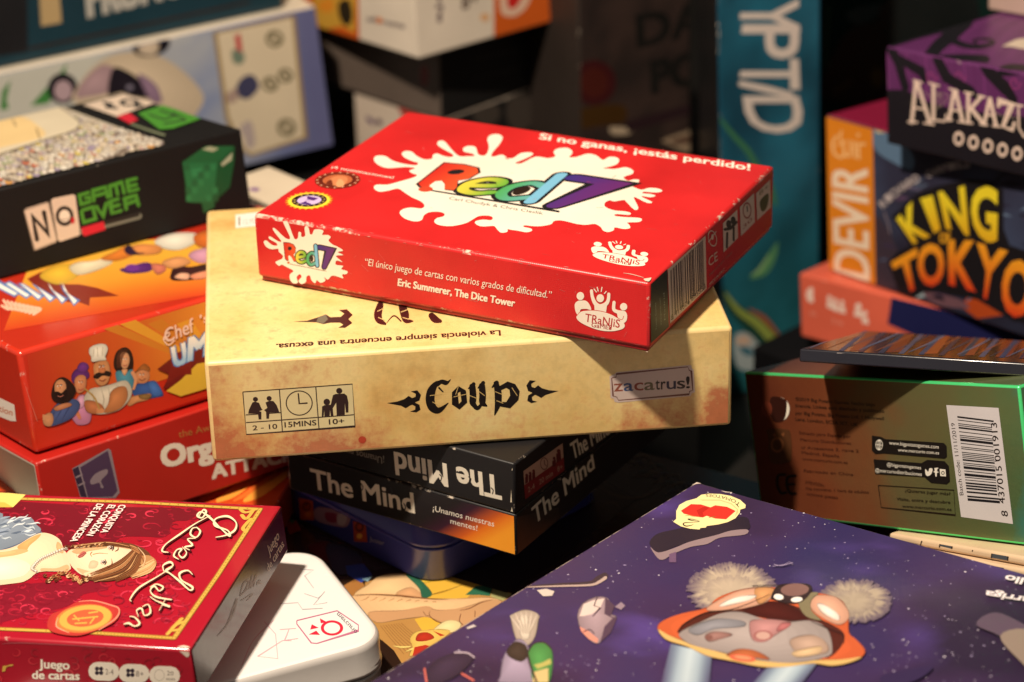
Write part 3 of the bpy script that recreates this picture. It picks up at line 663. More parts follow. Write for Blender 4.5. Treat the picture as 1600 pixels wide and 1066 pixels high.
# ================================================================== the red box on top of the main stack
RF = [-0.08282, 0.74022, 0.0939, 0.14002, 0.10496, 0.0237, 0.89113, 0.45375, 0.0, -0.45375, 0.89113, -0.0, -0.0, 0.0, 1.0]
RED = hx('cc2526'); RED2 = hx('961619')
rb = Box('red_card_box', 'bright red card game box with a white paint splat, on top of the main stack', 'game box', RF, {'all': RED}, M_LINEN, r=.0011, tray=.0016, tray_col=RED2)
paper = hx('efe4d2')
SP = [(745, 345), (725, 318), (740, 298), (790, 300), (830, 325), (895, 343), (960, 350), (968, 335), (945, 330), (900, 310), (880, 288), (897, 272), (935, 275), (965, 300), (1008, 318), (1048, 314), (1052, 295), (1075, 285), (1110, 298), (1150, 305), (1166, 292), (1110, 260), (1077, 235), (1087, 215), (1117, 218), (1150, 255), (1195, 298), (1250, 300), (1284, 298), (1270, 285), (1226, 275), (1222, 255), (1250, 243), (1290, 250), (1305, 290), (1345, 294), (1364, 250), (1355, 205), (1375, 182), (1415, 178), (1440, 195), (1425, 230), (1387, 275), (1377, 300), (1400, 300), (1440, 292), (1475, 320)]
SB = [(30, 238), (75, 240), (120, 212), (175, 208), (187, 220), (140, 245), (90, 266), (125, 268), (200, 232), (270, 240), (311, 230), (302, 207), (320, 188), (370, 182), (402, 195), (405, 215), (388, 234), (430, 233), (490, 215), (540, 225), (575, 250), (610, 233), (650, 235), (666, 252), (650, 275), (600, 290), (578, 295), (640, 300), (700, 290), (740, 305), (742, 325), (710, 337), (690, 348), (715, 365), (745, 358), (776, 360), (770, 378), (732, 386), (742, 398), (790, 415), (830, 405), (880, 408), (906, 422), (870, 431), (805, 426), (797, 435), (840, 439), (868, 448), (840, 457), (792, 450), (802, 460), (850, 484), (820, 488), (762, 460), (747, 460), (772, 515), (750, 526), (705, 482), (690, 472), (640, 480), (612, 474), (585, 490), (592, 512), (640, 530), (700, 535), (730, 545), (718, 555), (652, 550), (642, 560), (700, 567), (780, 572), (791, 585), (770, 595), (712, 597), (722, 610), (726, 628), (690, 633), (642, 624), (635, 640), (605, 650), (577, 642), (563, 622), (530, 605), (480, 610), (430, 605), (370, 590), (330, 585), (302, 590), (290, 605), (250, 615), (200, 618), (140, 613), (138, 622), (175, 630), (181, 643), (150, 651), (100, 642), (62, 637)]
S3 = [(1468, 705), (1465, 720), (1430, 724), (1406, 702), (1390, 687), (1330, 690), (1295, 680), (1288, 662), (1330, 652), (1375, 655), (1385, 640), (1360, 630), (1310, 632), (1275, 650), (1240, 670), (1180, 685), (1130, 688), (1080, 680), (1060, 662), (1076, 643), (1110, 635), (1116, 618), (1080, 608), (1030, 612), (1002, 630), (990, 655), (950, 662), (895, 645), (868, 615), (885, 595), (930, 585), (990, 590), (1006, 573), (985, 550), (940, 530), (900, 505), (860, 480), (810, 490), (755, 497), (725, 477), (740, 458), (800, 458), (870, 440), (940, 420), (965, 405), (938, 395), (922, 380), (955, 366), (900, 360), (800, 366)]
b2a = lambda q: ((q[0] / 3.552 + 400) * 3.552, (q[1] / 3.552 + 20) * 3.552)
k = rb.ink('top', *ZA); k.poly(SP + [b2a(q) for q in SB] + S3, paper, 1, 3); k.out('paint_splat', rb.lid)
def logo7(k, line=True):
    """the rainbow lettering, drawn in window Y1 units"""
    Rp = [(566, 168), (640, 174), (700, 198), (728, 245), (724, 310), (698, 332), (728, 395), (734, 428), (700, 424), (672, 370), (648, 342), (630, 352), (632, 395), (640, 412), (612, 416), (586, 386)]
    E_ = [(778, 372), (852, 356), (846, 312), (792, 302), (752, 350), (762, 418), (815, 444), (866, 426)]
    D_ = [(1010, 340), (955, 312), (905, 355), (903, 430), (945, 476), (1010, 450)]
    out = (.014, .012, .014)
    k.poly([(x + (x - 650) * .09, y + (y - 295) * .07) for x, y in Rp], out)
    k.stroke(E_, 66, out); k.stroke(D_, 66, out); k.stroke([(1008, 212), (1032, 490)], 66, out, sm=0); k.stroke([(1060, 234), (1218, 268), (1128, 508)], 84, out, sm=0)
    k.poly(Rp, lambda p: mix(hx('c62a22'), hx('e0562c'), min(1, max(0, (p[0] - 570) / 160))), holes=[[(650 + 28 * math.cos(t * .785), 250 + 28 * math.sin(t * .785)) for t in range(8)]])
    k.stroke(E_, 38, lambda p: mix(hx('dccb45'), hx('69a83c'), min(1, max(0, (p[0] - 750) / 115))))
    k.stroke(D_, 38, lambda p: mix(hx('4da35a'), hx('62a9a4'), min(1, max(0, (p[0] - 890) / 110)))); k.stroke([(1008, 212), (1032, 490)], 40, hx('78b6d6'), sm=0)
    k.ell((955, 392), 24, 44, hx('2b1d16'))
    k.stroke([(1060, 234), (1218, 268), (1128, 508)], 56, lambda p: mix(hx('3d2d7a'), hx('6a2a6c'), min(1, max(0, (p[0] - 1050) / 170))), sm=0)
k = rb.ink('top').m3([(566, 165), (1242, 245), (1125, 515)], [(1120, 336), (1421 + 690, 71 + 372), (1421 + 300, 71 + 505)], ZA); logo7(k)
k.at(0, 0, 1); k.stroke([(668, 297), (873, 331)], [2.2, 3.2], (.014, .012, .014), sm=0); k.ell((665, 296), .0024, col=hx('c8452c'), metres=True)
k.text('Carl Chudyk & Chris Cieslik', (701, 312), (848, 336), (703, 307.5), (.02, .018, .02))
k.out('title', rb.lid)
k = rb.ink('top', *ZB); k.text('Si no ganas, ¡estás perdido!', (222, 133), (1390, 308), (232, 100), hx('f1e6d6'), .022); k.out('slogan', rb.lid)
rnd = random.Random(21)
for side, n_ in (('top', 70), ('front', 40), ('right', 14)):
    k = rb.ink(side).direct().bulk(); f_ = getattr(rb, side)
    for i in range(n_):
        u, v = rnd.uniform(.002, f_.w - .002), rnd.uniform(.001, f_.h - .001); t = rnd.uniform(0, 3.14); L = rnd.choice((.0004, .0007, .0012, .003)) * rnd.uniform(.6, 1.5)
        k.stroke([(u, v), (u + L * math.cos(t), v + L * math.sin(t) * .6)], [.00009, .00013], mix(RED, (.75, .5, .45), rnd.uniform(.1, .35)), sm=0)
    for i in range(13):
        u = rnd.uniform(.001, f_.w - .001); v = f_.h - .0008 if side == 'front' else .0009 if side == 'top' else f_.h - .0009
        k.ell((u, v), rnd.uniform(.0003, .0011), rnd.uniform(.0001, .00022), mix(RED, (.8, .6, .55), rnd.uniform(.1, .4)), n=7)
    k.bulk(False); k.out('scuff_marks', rb.lid)
TL = dict(w=hx('efe2cf'))
def tranjis(k, bgc):
    w = TL['w']
    k.ell((418, 378), 52, 56, w); k.ell((694, 408), 52, 56, w); k.ell((1018, 526), 50, 52, w)
    k.poly([(345, 480), (385, 445), (430, 440), (490, 442), (535, 480), (570, 560), (545, 568), (500, 556), (420, 566), (410, 640), (385, 645), (355, 600), (340, 530)], w, 1)
    k.stroke([(572, 305), (585, 390), (625, 480), (690, 520), (770, 490), (805, 430), (812, 350)], [42, 44, 56, 60, 56, 46, 42], w); k.poly([(610, 470), (690, 500), (790, 480), (775, 600), (615, 570)], w)
    k.stroke([(885, 465), (882, 560), (930, 595), (1000, 610)], [44, 46, 50, 60], w); k.poly([(930, 590), (1000, 580), (1050, 600), (1068, 660), (1050, 730), (980, 760), (940, 680)], w, 1)
    for q in ([(608, 280), (640, 322)], [(652, 256), (665, 308)], [(718, 256), (708, 314)], [(776, 314), (752, 342)]): k.stroke(q, 14, w, sm=0)
    k.poly([(366, 650), (410, 600), (500, 582), (620, 580), (760, 605), (880, 650), (980, 705), (1030, 770), (1025, 815), (970, 845), (860, 865), (720, 858), (580, 820), (440, 755), (375, 700)], w, 1, holes=())
    k.stroke([(366, 655), (430, 590), (560, 574), (700, 586), (850, 632), (985, 705), (1020, 655)], 8, bgc)
    k.text('TRaNJiS', (480, 730), (960, 820), (492, 612), hx('b3262a'), .01); k.text('GaMES', (572, 806), (850, 848), (576, 740), hx('a02a28'), .012)
k = rb.ink('front', *Y2); tranjis(k, RED); k.out('publisher_logo', rb.lid)
k = rb.ink('top').m3([(418, 378), (1018, 526), (720, 858)], [(547, 718), (805, 773), (672, 833)], ZB); tranjis(k, RED); k.out('publisher_logo', rb.lid)
# seals
k = rb.ink('top', *Y8)
k.star((915, 660), .0080, 24, hx('efa02e')); k.ell((915, 660), .0069, col=hx('f2d43c'), metres=True); k.ell((918, 655), .0058, col=hx('2a1420'), metres=True); k.ell((918, 655), .0040, col=hx('cdb3dd'), metres=True)
k.poly([(780, 700), (935, 725), (945, 705), (880, 685), (900, 650), (930, 655), (985, 660), (1045, 628), (890, 598), (888, 640), (845, 680)], hx('4d2470')); k.poly([(870, 640), (940, 650), (930, 680), (860, 672)], hx('b9a0cc'))
for i in range(14):
    t = R(200 + i * 24); u, v = k.map((918, 655)); k2 = k.map; k.map = lambda p: p; k.ell((u + .0049 * math.cos(t), v + .0049 * math.sin(t)), .00042, col=hx('b9a05a'), n=8); k.map = k2
k.out('yellow_seal', rb.lid)
k = rb.ink('top', *Y8)
k.ell((1310, 375), .0076, col=hx('7a2a18'), metres=True); k.ell((1310, 375), .0062, col=hx('5c1e12'), metres=True); k.ell((1310, 375), .0050, col=hx('b5603a'), metres=True)
k.poly([(1180, 400), (1260, 330), (1380, 320), (1450, 350), (1420, 430), (1300, 460)], hx('c97c50'), 1); k.poly([(1290, 420), (1340, 360), (1400, 400), (1390, 460), (1310, 470)], hx('e09a6a'), 1); k.poly([(1150, 420), (1220, 370), (1240, 450)], hx('6a2a18'), 1)
for i in range(16):
    t = R(i * 22.5); u, v = k.map((1310, 375)); k2 = k.map; k.map = lambda p: p; k.ell((u + .0068 * math.cos(t), v + .0068 * math.sin(t)), .0004, col=hx('d9a988'), n=8); k.map = k2
k.text('¡4 nominaciones!', (1225, 208), (2085, 420 - 60), (1240, 175), hx('efe0d0'), .01)
k.out('brown_seal', rb.lid)
# front panel
SS = [(115, 775), (130, 766), (160, 790), (188, 795), (185, 780), (145, 757), (150, 743), (195, 770), (212, 768), (168, 710), (176, 698), (235, 752), (262, 750), (223, 665), (235, 651), (252, 670), (285, 755), (305, 750), (308, 720), (322, 722), (324, 745), (345, 740), (342, 697), (352, 685), (366, 700), (372, 730), (385, 730), (396, 706), (430, 705), (447, 714), (440, 735), (470, 735), (487, 747), (475, 767), (500, 790), (520, 798), (556, 822), (525, 830), (557, 847), (515, 852), (552, 885), (520, 877), (515, 900), (556, 907), (545, 925), (579, 936), (575, 952), (550, 955), (556, 976), (520, 965), (492, 962), (470, 984), (450, 968), (457, 990), (430, 1001), (410, 986), (400, 1004), (380, 986), (370, 960), (352, 968), (350, 995), (325, 1008), (308, 990), (325, 968), (315, 953), (298, 970), (305, 1000), (280, 1004), (262, 985), (260, 955), (280, 935), (245, 915), (215, 900), (200, 907), (180, 887), (200, 875), (216, 868), (222, 850), (200, 830), (195, 812), (160, 815), (130, 802)]
k = rb.ink('front', *ZA); k.poly(SS, paper, 1, 3); k.out('paint_splat', rb.lid)
k = rb.ink('front', *Y1); logo7(k); k.stroke([(650, 465), (1155, 565)], 8, hx('5a4a22'), sm=0); k.ell((632, 447), 18, 16, hx('c8652c')); k.out('title', rb.lid)
k = rb.ink('front'); wt_ = hx('efe0cc')
k.text('“El único juego de cartas con varios grados de dificultad.”', (570, 414), (861, 466.5), (571.5, 402.5), wt_); k.text('Eric Summerer, The Dice Tower', (622, 446), (804, 479), (623, 434.5), wt_, .03); k.out('quote', rb.lid)
k = rb.ink('front', *ZA)
k.stroke([(562, 705), (572, 715), (588, 718)], 4, hx('e9d4c4')); k.stroke([(598, 694), (618, 704), (622, 718)], 5, hx('e9d4c4')); k.out('worn_spot', rb.lid)
k = rb.ink('front', *ZD); k.poly([(812, 745), (835, 742), (848, 752), (838, 760)], hx('d8c8b4'), 1); k.poly([(824, 352), (838, 362), (834, 384), (826, 370)], hx('d8c8b4'), 1); k.stroke([(842, 400), (847, 560), (850, 740)], [3, 2, 3], hx('c9a08c')); k.out('worn_corner', rb.lid)
k = rb.ink('top', *ZB); k.poly([(800, 912), (845, 905), (838, 925), (820, 935)], hx('d8c8b4')); k.stroke([(690, 880), (740, 888), (800, 905)], [2, 5, 3], hx('d9a090')); k.out('worn_corner', rb.lid)
k = rb.ink('right', *ZV)
dr = hx('1d2f26'); pp = hx('d4bfae')
k.poly([(40, 660), (150, 570), (158, 890), (50, 990)], dr)
k.poly([(152, 572), (362, 385), (368, 680), (165, 872)], pp); k.bars([(175, 838), (360, 660), (352, 402), (165, 580)], 26, hx('2a2024'), 3); k.text('8 414606 895353', (170, 856), (362, 676), (168, 826), hx('2a2024'))
for i, (x, y) in enumerate(((85, 905), (110, 880), (132, 850))): k.text(('Tranjis Games', 'tranjisgames.com', 'Madrid')[i], (x + 8, y), (x + 2, y - 150), (x, y + 6), hx('8aa090'))
k.text('CE', (380, 558), (430, 520), (377, 505), pp); k.ell((400, 400), 24, 46, pp, hole=.85, rot=-.2); k.ell((400, 392), 7, 16, pp); k.stroke([(378, 420), (420, 362)], 5, pp, sm=0)
for q in ([(462, 478), (542, 396), (538, 240), (458, 316)], [(558, 388), (636, 310), (631, 148), (552, 226)], [(648, 300), (724, 228), (720, 74), (642, 150)]): k.poly(q, pp)
k.ell((490, 320), 14, 22, dr); k.ell((515, 300), 14, 22, dr); k.stroke([(470, 350), (500, 345), (532, 310)], 16, dr, sm=0); k.stroke([(480, 450), (482, 370)], 12, dr, sm=0); k.stroke([(518, 410), (518, 340)], 12, dr, sm=0)
k.ell((592, 245), 24, 46, hx('8a2a20'), hole=.8); k.stroke([(592, 220), (594, 250)], 6, dr, sm=0); k.text('30', (570, 350), (620, 300), (569, 328), hx('8a2a20'))
k.poly([(665, 190), (710, 150), (706, 215), (685, 250), (668, 240)], hx('3a4a2a'), 1); k.text('8+', (660, 165), (712, 118), (658, 140), hx('6a5a20'))
k.text('MADE IN P.R.C.', (383, 665), (470, 575), (382, 648), pp); k.text('Importado por Tranjis', (383, 610), (510, 480), (382, 596), hx('a07a70'))
k.out('side_print', rb.lid)

# ================================================================== dark red romance box (front left)
LF = [-0.22717, 0.62484, 0.0224, 0.13998, 0.08158, 0.01642, 0.967, 0.24676, -0.06348, -0.24768, 0.96882, -0.00701, 0.05977, 0.0225, 0.99796]
LR = hx('a5182b'); LD = hx('6d0f20')
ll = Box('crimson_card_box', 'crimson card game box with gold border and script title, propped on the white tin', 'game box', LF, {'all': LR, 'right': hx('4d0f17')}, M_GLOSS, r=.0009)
k = ll.ink('top', *Y7)
# damask: darker field behind the figure and scroll work
k.poly([(-400, 100), (200, 130), (900, 170), (1600, 190), (1580, 280), (1440, 300), (1380, 420), (1200, 420), (1000, 430), (900, 520), (600, 520), (300, 400), (-400, 350)], LD, 1)
k.poly([(-400, 820), (100, 820), (400, 800), (800, 780), (900, 860), (700, 900), (560, 1000), (300, 1060), (-400, 1200)], hx('7c1226'), 1)
rnd = random.Random(4)
k.bulk()
for i in range(230):
    x, y = rnd.uniform(-350, 1600), rnd.uniform(140, 1150); r = rnd.uniform(18, 62); s = rnd.choice((-1, 1)); t0 = rnd.uniform(0, 6.28); c = rnd.choice((hx('9c1a30'), hx('7a1024'), hx('c8304a'), hx('a81d34'), hx('8c152a')))
    k.stroke([(x + r * (1 - j / 9) * 1.6 * math.cos(t0 + s * j * .75), y + r * (1 - j / 9) * .75 * math.sin(t0 + s * j * .75)) for j in range(8)], [3, 8, 13, 14, 12, 9, 7, 4], c, n=3)
for i in range(240):
    x, y = rnd.uniform(-350, 1500), rnd.uniform(150, 1150); t0 = rnd.uniform(0, 3.14)
    k.stroke([(x, y), (x + 26 * math.cos(t0), y + 12 * math.sin(t0)), (x + 44 * math.cos(t0 + .6), y + 22 * math.sin(t0 + .6))], [2, 8, 2], rnd.choice((hx('9c1a30'), hx('86142a'), hx('c43048'), hx('7a1024'))), n=3)
k.bulk(False); k.out('scroll_pattern', ll.lid)
gold = hx('cda44a'); gold2 = hx('8a6a2a')
k = ll.ink('top')
for q in ([(-60, 775.5), (30, 780), (200, 785), (407, 796.5)], [(407, 796.5), (340, 900), (272, 998)], [(272, 998), (150, 990), (-60, 981)]):
    k.stroke(q, .0017, gold2, sm=0); k.stroke(q, .0011, gold, sm=0)
    n_ = 46; k.bulk()
    for i in range(n_):
        t = (i + .5) / n_ * (len(q) - 1); a = int(t); f = t - a
        x, y = q[a][0] * (1 - f) + q[a + 1][0] * f, q[a][1] * (1 - f) + q[a + 1][1] * f; k.ell((x, y), .00028, col=gold2, n=6, metres=True)
k.bulk(False)
for q in ([(395, 800), (385, 812), (378, 806)], [(392, 812), (380, 826), (385, 832)], [(280, 985), (268, 985), (284, 968)], [(262, 992), (275, 978), (290, 972)], [(400, 797), (384, 802), (376, 797)]): k.stroke(q, .0012, gold)
k.out('gold_border', ll.lid)
k = ll.ink('top', *Y7); yl = hx('e8cf72')
k.poly([(-300, 40), (60, 60), (215, 75), (110, 180), (-10, 180), (-300, 160)], yl); k.poly([(-300, 120), (40, 140), (110, 180), (-10, 180), (-300, 165)], hx('d8b24e')); k.out('yellow_ribbon', ll.lid)
k = ll.ink('front', *Y6); k.poly([(1440, 440), (1500, 425), (1530, 470), (1510, 500), (1470, 470)], hx('dccdbb'), 1); k.stroke([(20, 392), (180, 385), (600, 405), (1000, 430), (1440, 440)], [3, 6, 5, 7, 8], hx('c4606a'), n=3); k.out('worn_corner', ll.lid)
k = ll.ink('top', *Y6); k.poly([(1430, 430), (1480, 412), (1540, 430), (1525, 455)], hx('dccdbb'), 1); k.out('worn_corner', ll.lid)
# generic painted lady lying sideways
k = ll.ink('top', *Y7).paint(.45); sk = hx('efd3b0'); hr = hx('6a4028'); rnd = random.Random(31)
def lock(a, b, c, w, cols, n, spread):
    for i in range(n):
        o = (i / max(1, n - 1) - .5) * spread; j = rnd.uniform(-6, 6)
        k.stroke([(a[0] + o * .3, a[1] + o * .6 + j), (b[0] + o * .7, b[1] + o + j), (c[0] + o * .4, c[1] + o * .8 + j)], [w * .4, w, w * .3], rnd.choice(cols), n=5)
HC = [hx(c) for c in ('4e2c1a', '7a4a2c', 'a87248', 'c79a6a', '5f3820', '8c5a38')]
# grey satin gown
k.poly([(-300, 240), (0, 225), (40, 275), (240, 262), (300, 320), (340, 380), (200, 470), (0, 540), (-300, 560)], hx('7f8c9c'), 1)
for i in range(46):
    x, y = rnd.uniform(-250, 250), rnd.uniform(270, 500)
    if y > 560 - (x + 300) * .30: continue
    L = rnd.uniform(50, 130); d = rnd.uniform(-.5, .35)
    k.stroke([(x, y), (x + L * .4, y + L * d * .6), (x + L * .8, y + L * d * .5 - 10), (x + L, y + L * d)], [2, rnd.uniform(8, 20), rnd.uniform(6, 14), 2], hx(rnd.choice(('b9c4cc', '56657a', '8f9db0', 'd3dade', '6c7a90'))), n=4)
k.poly([(0, 540), (140, 490), (260, 425), (340, 385), (345, 400), (265, 450), (140, 520), (0, 570)], hx('5a6880'), 1)
# shoulders, neck
k.poly([(-300, 570), (0, 540), (140, 500), (260, 428), (350, 394), (440, 412), (505, 460), (530, 530), (560, 570), (580, 640), (570, 710), (330, 720), (240, 780), (120, 815), (-300, 830)], sk, 1)
k.poly([(150, 505), (260, 435), (340, 405), (320, 440), (250, 500), (220, 545), (170, 540)], hx('d9a468'), 1); k.poly([(-250, 580), (40, 552), (160, 530), (240, 545), (140, 580), (0, 600), (-250, 640)], hx('e0b47e'), 1)
k.poly([(-200, 640), (80, 600), (250, 660), (200, 750), (0, 790), (-200, 790)], hx('f3e2cc'), 1); k.poly([(350, 690), (470, 690), (560, 660), (572, 705), (450, 712), (350, 715)], hx('dcb083'), 1); k.poly([(480, 470), (515, 500), (530, 560), (500, 560), (470, 520)], hx('d8a878'), 1)
# necklace
for i in range(26):
    t = i / 25; q = catmull([(550, 520), (430, 570), (330, 620), (270, 690), (300, 715)], 25); x, y = q[min(len(q) - 1, int(t * (len(q) - 1)))]
    k.ell((x, y), 15, 11, hx('8d8074'), n=9); k.ell((x - 2, y - 2), 9, 7, hx('e6dccf'), n=8); k.ell((x + 14, y + 12), 6, 5, hx('a4968a'), n=7)
# hair behind, face, hair over
k.poly([(880, 485), (1000, 478), (1120, 495), (1240, 560), (1255, 640), (1200, 720), (1080, 760), (900, 800), (740, 790), (700, 770), (800, 720), (1050, 620), (1080, 560)], hr, 1)
k.poly([(1150, 610), (1240, 585), (1305, 640), (1265, 720), (1150, 758), (1060, 752), (1180, 690)], hx('b98758'), 1)
lock((1290, 640), (1230, 690), (1090, 752), 9, HC[2:4] + [hx('d8b080')], 9, 60)
k.poly([(562, 560), (640, 522), (800, 505), (960, 503), (1070, 525), (1120, 570), (1080, 640), (960, 690), (820, 740), (700, 752), (625, 705), (575, 635)], hx('f0d4b2'), 1)
k.poly([(600, 550), (700, 520), (860, 508), (930, 515), (840, 535), (740, 552), (650, 575)], hx('d9a67a'), 1); k.poly([(640, 690), (760, 720), (860, 715), (780, 742), (700, 748)], hx('deb48a'), 1); k.poly([(760, 630), (820, 640), (800, 690), (740, 690)], hx('ecb998'), 1)
k.poly([(700, 735), (770, 718), (818, 738), (800, 758), (720, 762)], hx('efcfaa'), 1); k.stroke([(730, 745), (775, 732), (800, 745)], 5, hx('c08a62'))
lock((1130, 560), (1010, 690), (770, 775), 9, HC, 26, 90); lock((1090, 520), (1160, 560), (1200, 640), 9, HC, 16, 60); lock((1180, 560), (1120, 700), (960, 790), 8, HC[:3], 12, 40)
lock((1080, 520), (900, 492), (600, 520), 8, HC, 9, 34)
k.stroke([(1150, 520), (1210, 600), (1190, 690)], [3, 9, 3], hx('d8b48c'))
for i in range(40):
    t = i / 39; x = 740 - 360 * t; y = 745 + 30 * math.sin(t * 9) + rnd.uniform(-22, 30); k.stroke([(x, y), (x - 16, y + 12), (x - 6, y + 24), (x + 8, y + 16)], [4, 11, 9, 3], rnd.choice(HC + [hx('e2bd92')]), n=3)
for i in range(20):
    t = i / 19; x = 900 - 350 * t; y = 490 + 22 * t + rnd.uniform(-12, 10); k.stroke([(x, y), (x - 18, y + 8), (x - 8, y + 16)], [4, 10, 3], rnd.choice(HC + [hx('dcb184')]), n=3)
# features
def eye(x, y, r):
    k.ell((x, y), 30, 15, hx('e8d6c6'), n=14, rot=r); k.ell((x + 3, y), 15, 13, hx('4a2c20'), n=12); k.ell((x - 1, y - 4), 4, 4, hx('f4ece4'), n=6)
    k.stroke([(x + 14, y - 22), (x + 24, y), (x + 12, y + 22)], [4, 10, 4], hx('2c1812')); k.stroke([(x - 14, y - 18), (x - 18, y + 2), (x - 10, y + 18)], [2, 4, 2], hx('9a6a4c'))
eye(925, 526, .2); eye(862, 645, 0)
k.stroke([(960, 555), (985, 540), (985, 515)], [3, 8, 3], hx('7a4a30')); k.stroke([(900, 690), (935, 660), (930, 618)], [3, 8, 3], hx('7a4a30'))
k.stroke([(900, 575), (830, 570), (775, 580)], [2, 4, 6], hx('d8a880')); k.stroke([(770, 560), (755, 578), (768, 598)], [3, 7, 3], hx('b87c58'))
k.poly([(650, 598), (676, 570), (700, 555), (722, 566), (708, 584), (690, 600), (664, 608)], hx('b4625a'), 1); k.stroke([(655, 600), (690, 580), (718, 566)], [2, 5, 2], hx('7c3434')); k.stroke([(642, 600), (640, 585)], [2, 4], hx('d0a080'))
k.out('portrait', ll.lid)
k = ll.ink('top', *ZK); cr = hx('ecdcb8'); crd = hx('4a0c18')
SC = [([(1020, 225), (1040, 195), (1055, 205), (1035, 235), (1010, 225), (1030, 205), (1075, 235), (1130, 290), (1175, 328), (1165, 300), (1100, 275), (1105, 240), (1165, 228), (1208, 260), (1200, 300), (1155, 325), (1105, 335)], 11),
      ([(1075, 225), (1000, 265), (920, 320), (850, 370), (830, 405), (862, 412)], 9),
      ([(1010, 285), (985, 290), (975, 320), (1005, 335), (1025, 305), (1005, 283)], 10), ([(1000, 340), (960, 345), (985, 375), (945, 385), (970, 400)], 10),
      ([(935, 385), (955, 415), (935, 440), (915, 420), (930, 395), (905, 400), (890, 430), (915, 448)], 9),
      ([(840, 510), (835, 480), (870, 462), (885, 480), (850, 505), (870, 520), (920, 560), (970, 605), (985, 590), (930, 555), (920, 520), (960, 505), (985, 525)], 11),
      ([(880, 490), (800, 540), (710, 595), (668, 650), (672, 662)], 9),
      ([(770, 590), (800, 575), (835, 590), (815, 610), (790, 585), (770, 610), (800, 640), (880, 655), (850, 650)], 9), ([(770, 640), (800, 660), (870, 690), (830, 680)], 9), ([(845, 655), (815, 710)], 8),
      ([(730, 690), (760, 680), (770, 720), (740, 735), (725, 700), (700, 710), (710, 740)], 9), ([(665, 740), (690, 745), (715, 775), (690, 790), (660, 775), (635, 780)], 10)]
for pts, w in SC: k.stroke([(x + 5, y + 4) for x, y in pts], [w * .75 + 3.5] * len(pts), crd)
for pts, w in SC: k.stroke(pts, [w * .4] + [w * (1.0 if i % 2 else .6) for i in range(len(pts) - 2)] + [w * .35], cr)
k.out('title', ll.lid)
k = ll.ink('top', *Y7); wl = hx('efe3dc')
k.text('CONQUISTA', (1000, 168), (838, 398), (1058, 174), wl, .02); k.text('EL CORAZÓN', (912, 168), (722, 422), (970, 174), wl, .02); k.text('DE LA PRINCESA', (812, 160), (585, 472), (870, 166), wl, .02); k.out('slogan', ll.lid)
k = ll.ink('top', *Y6).paint(.7)
k.poly([(385, 240), (420, 170), (520, 130), (640, 65), (760, 60), (900, 95), (968, 125), (960, 190), (900, 250), (760, 310), (620, 345), (460, 325), (395, 290)], hx('c23a34'), 1); k.ell((680, 205), 230, 112, hx('d0743c'), rot=-.13); k.ell((690, 200), 212, 100, hx('dba04a'), rot=-.13); k.ell((690, 202), 150, 68, hx('c65a38'), rot=-.13)
for q in ([(590, 210), (690, 200), (790, 190)], [(720, 160), (790, 150)], [(610, 245), (700, 240)], [(770, 190), (730, 245)], [(600, 180), (640, 220)]): k.stroke(q, 12, hx('dba04a'), sm=0)
k.stroke([(640, 68), (760, 62), (900, 98), (962, 128), (940, 200), (800, 300)], [4, 8, 10, 10, 12, 6], hx('e08a72')); k.stroke([(470, 200), (460, 270), (560, 320)], [4, 10, 4], hx('e0a080')); k.out('wax_seal', ll.lid)
k = ll.ink('front', *Y6); wc = hx('f0e4d4')
for i in range(30):
    x, y = rnd.uniform(-50, 1450), rnd.uniform(430, 720); t0 = rnd.uniform(0, 6); k.stroke([(x + 50 * (1 - j / 9) * math.cos(t0 + j * .8), y + 40 * (1 - j / 9) * math.sin(t0 + j * .8)) for j in range(7)], [3, 8, 12, 12, 9, 6, 3], rnd.choice((hx('9c1a2a'), hx('c42a38'))), n=3)
k.text('Juego', (318, 585), (560, 598), (316, 512), wc, .03); k.text('de cartas', (262, 672), (640, 682), (262, 604), wc, .03); k.text('r', (20, 615), (100, 600), (30, 545), gold, .03)
for i, x in enumerate((838, 1082, 1328)):
    y = 612 + i * 16; k.stroke([(x - 50, y), (x + 50, y + 4)], 150, wc, sm=0)
    if i < 2:
        for j in range(4): k.ell((x - 55 + (j % 2) * 34 + i * 8, y - 20 + (j // 2) * 34), 17, 17, hx('2c1d30'))
        k.text(('2-4', '8+')[i], (x + 14, y + 26), (x + 78, y + 28), (x + 14, y - 20), hx('6a5a52'))
    else:
        k.ell((x - 42, y), 42, 46, hx('b5a898'), hole=.9); k.text('20', (x + 20, y), (x + 72, y + 2), (x + 20, y - 36), hx('5a4a42')); k.text('min', (x + 14, y + 42), (x + 84, y + 44), (x + 14, y + 14), hx('5a4a42'))
k.out('front_print', ll.lid)
k = ll.ink('right', *ZK); wr = hx('d8c4b8')
k.text('Juego', (1375, 420), (1428, 330), (1362, 372), wr); k.text('de cartas', (1372, 505), (1452, 368), (1358, 470), wr)
for pts in ([(1225, 620), (1245, 560), (1270, 550), (1250, 600), (1225, 625), (1265, 590)], [(1270, 590), (1290, 520), (1280, 585), (1310, 520), (1295, 580)], [(1310, 570), (1330, 545), (1315, 560), (1340, 560)], [(1110, 830), (1160, 770), (1190, 690), (1210, 640), (1190, 720), (1140, 800)], [(1230, 650), (1290, 615), (1260, 650)]): k.stroke(pts, [3] + [8] * (len(pts) - 2) + [3], hx('9c8478'))
k.out('side_print', ll.lid)

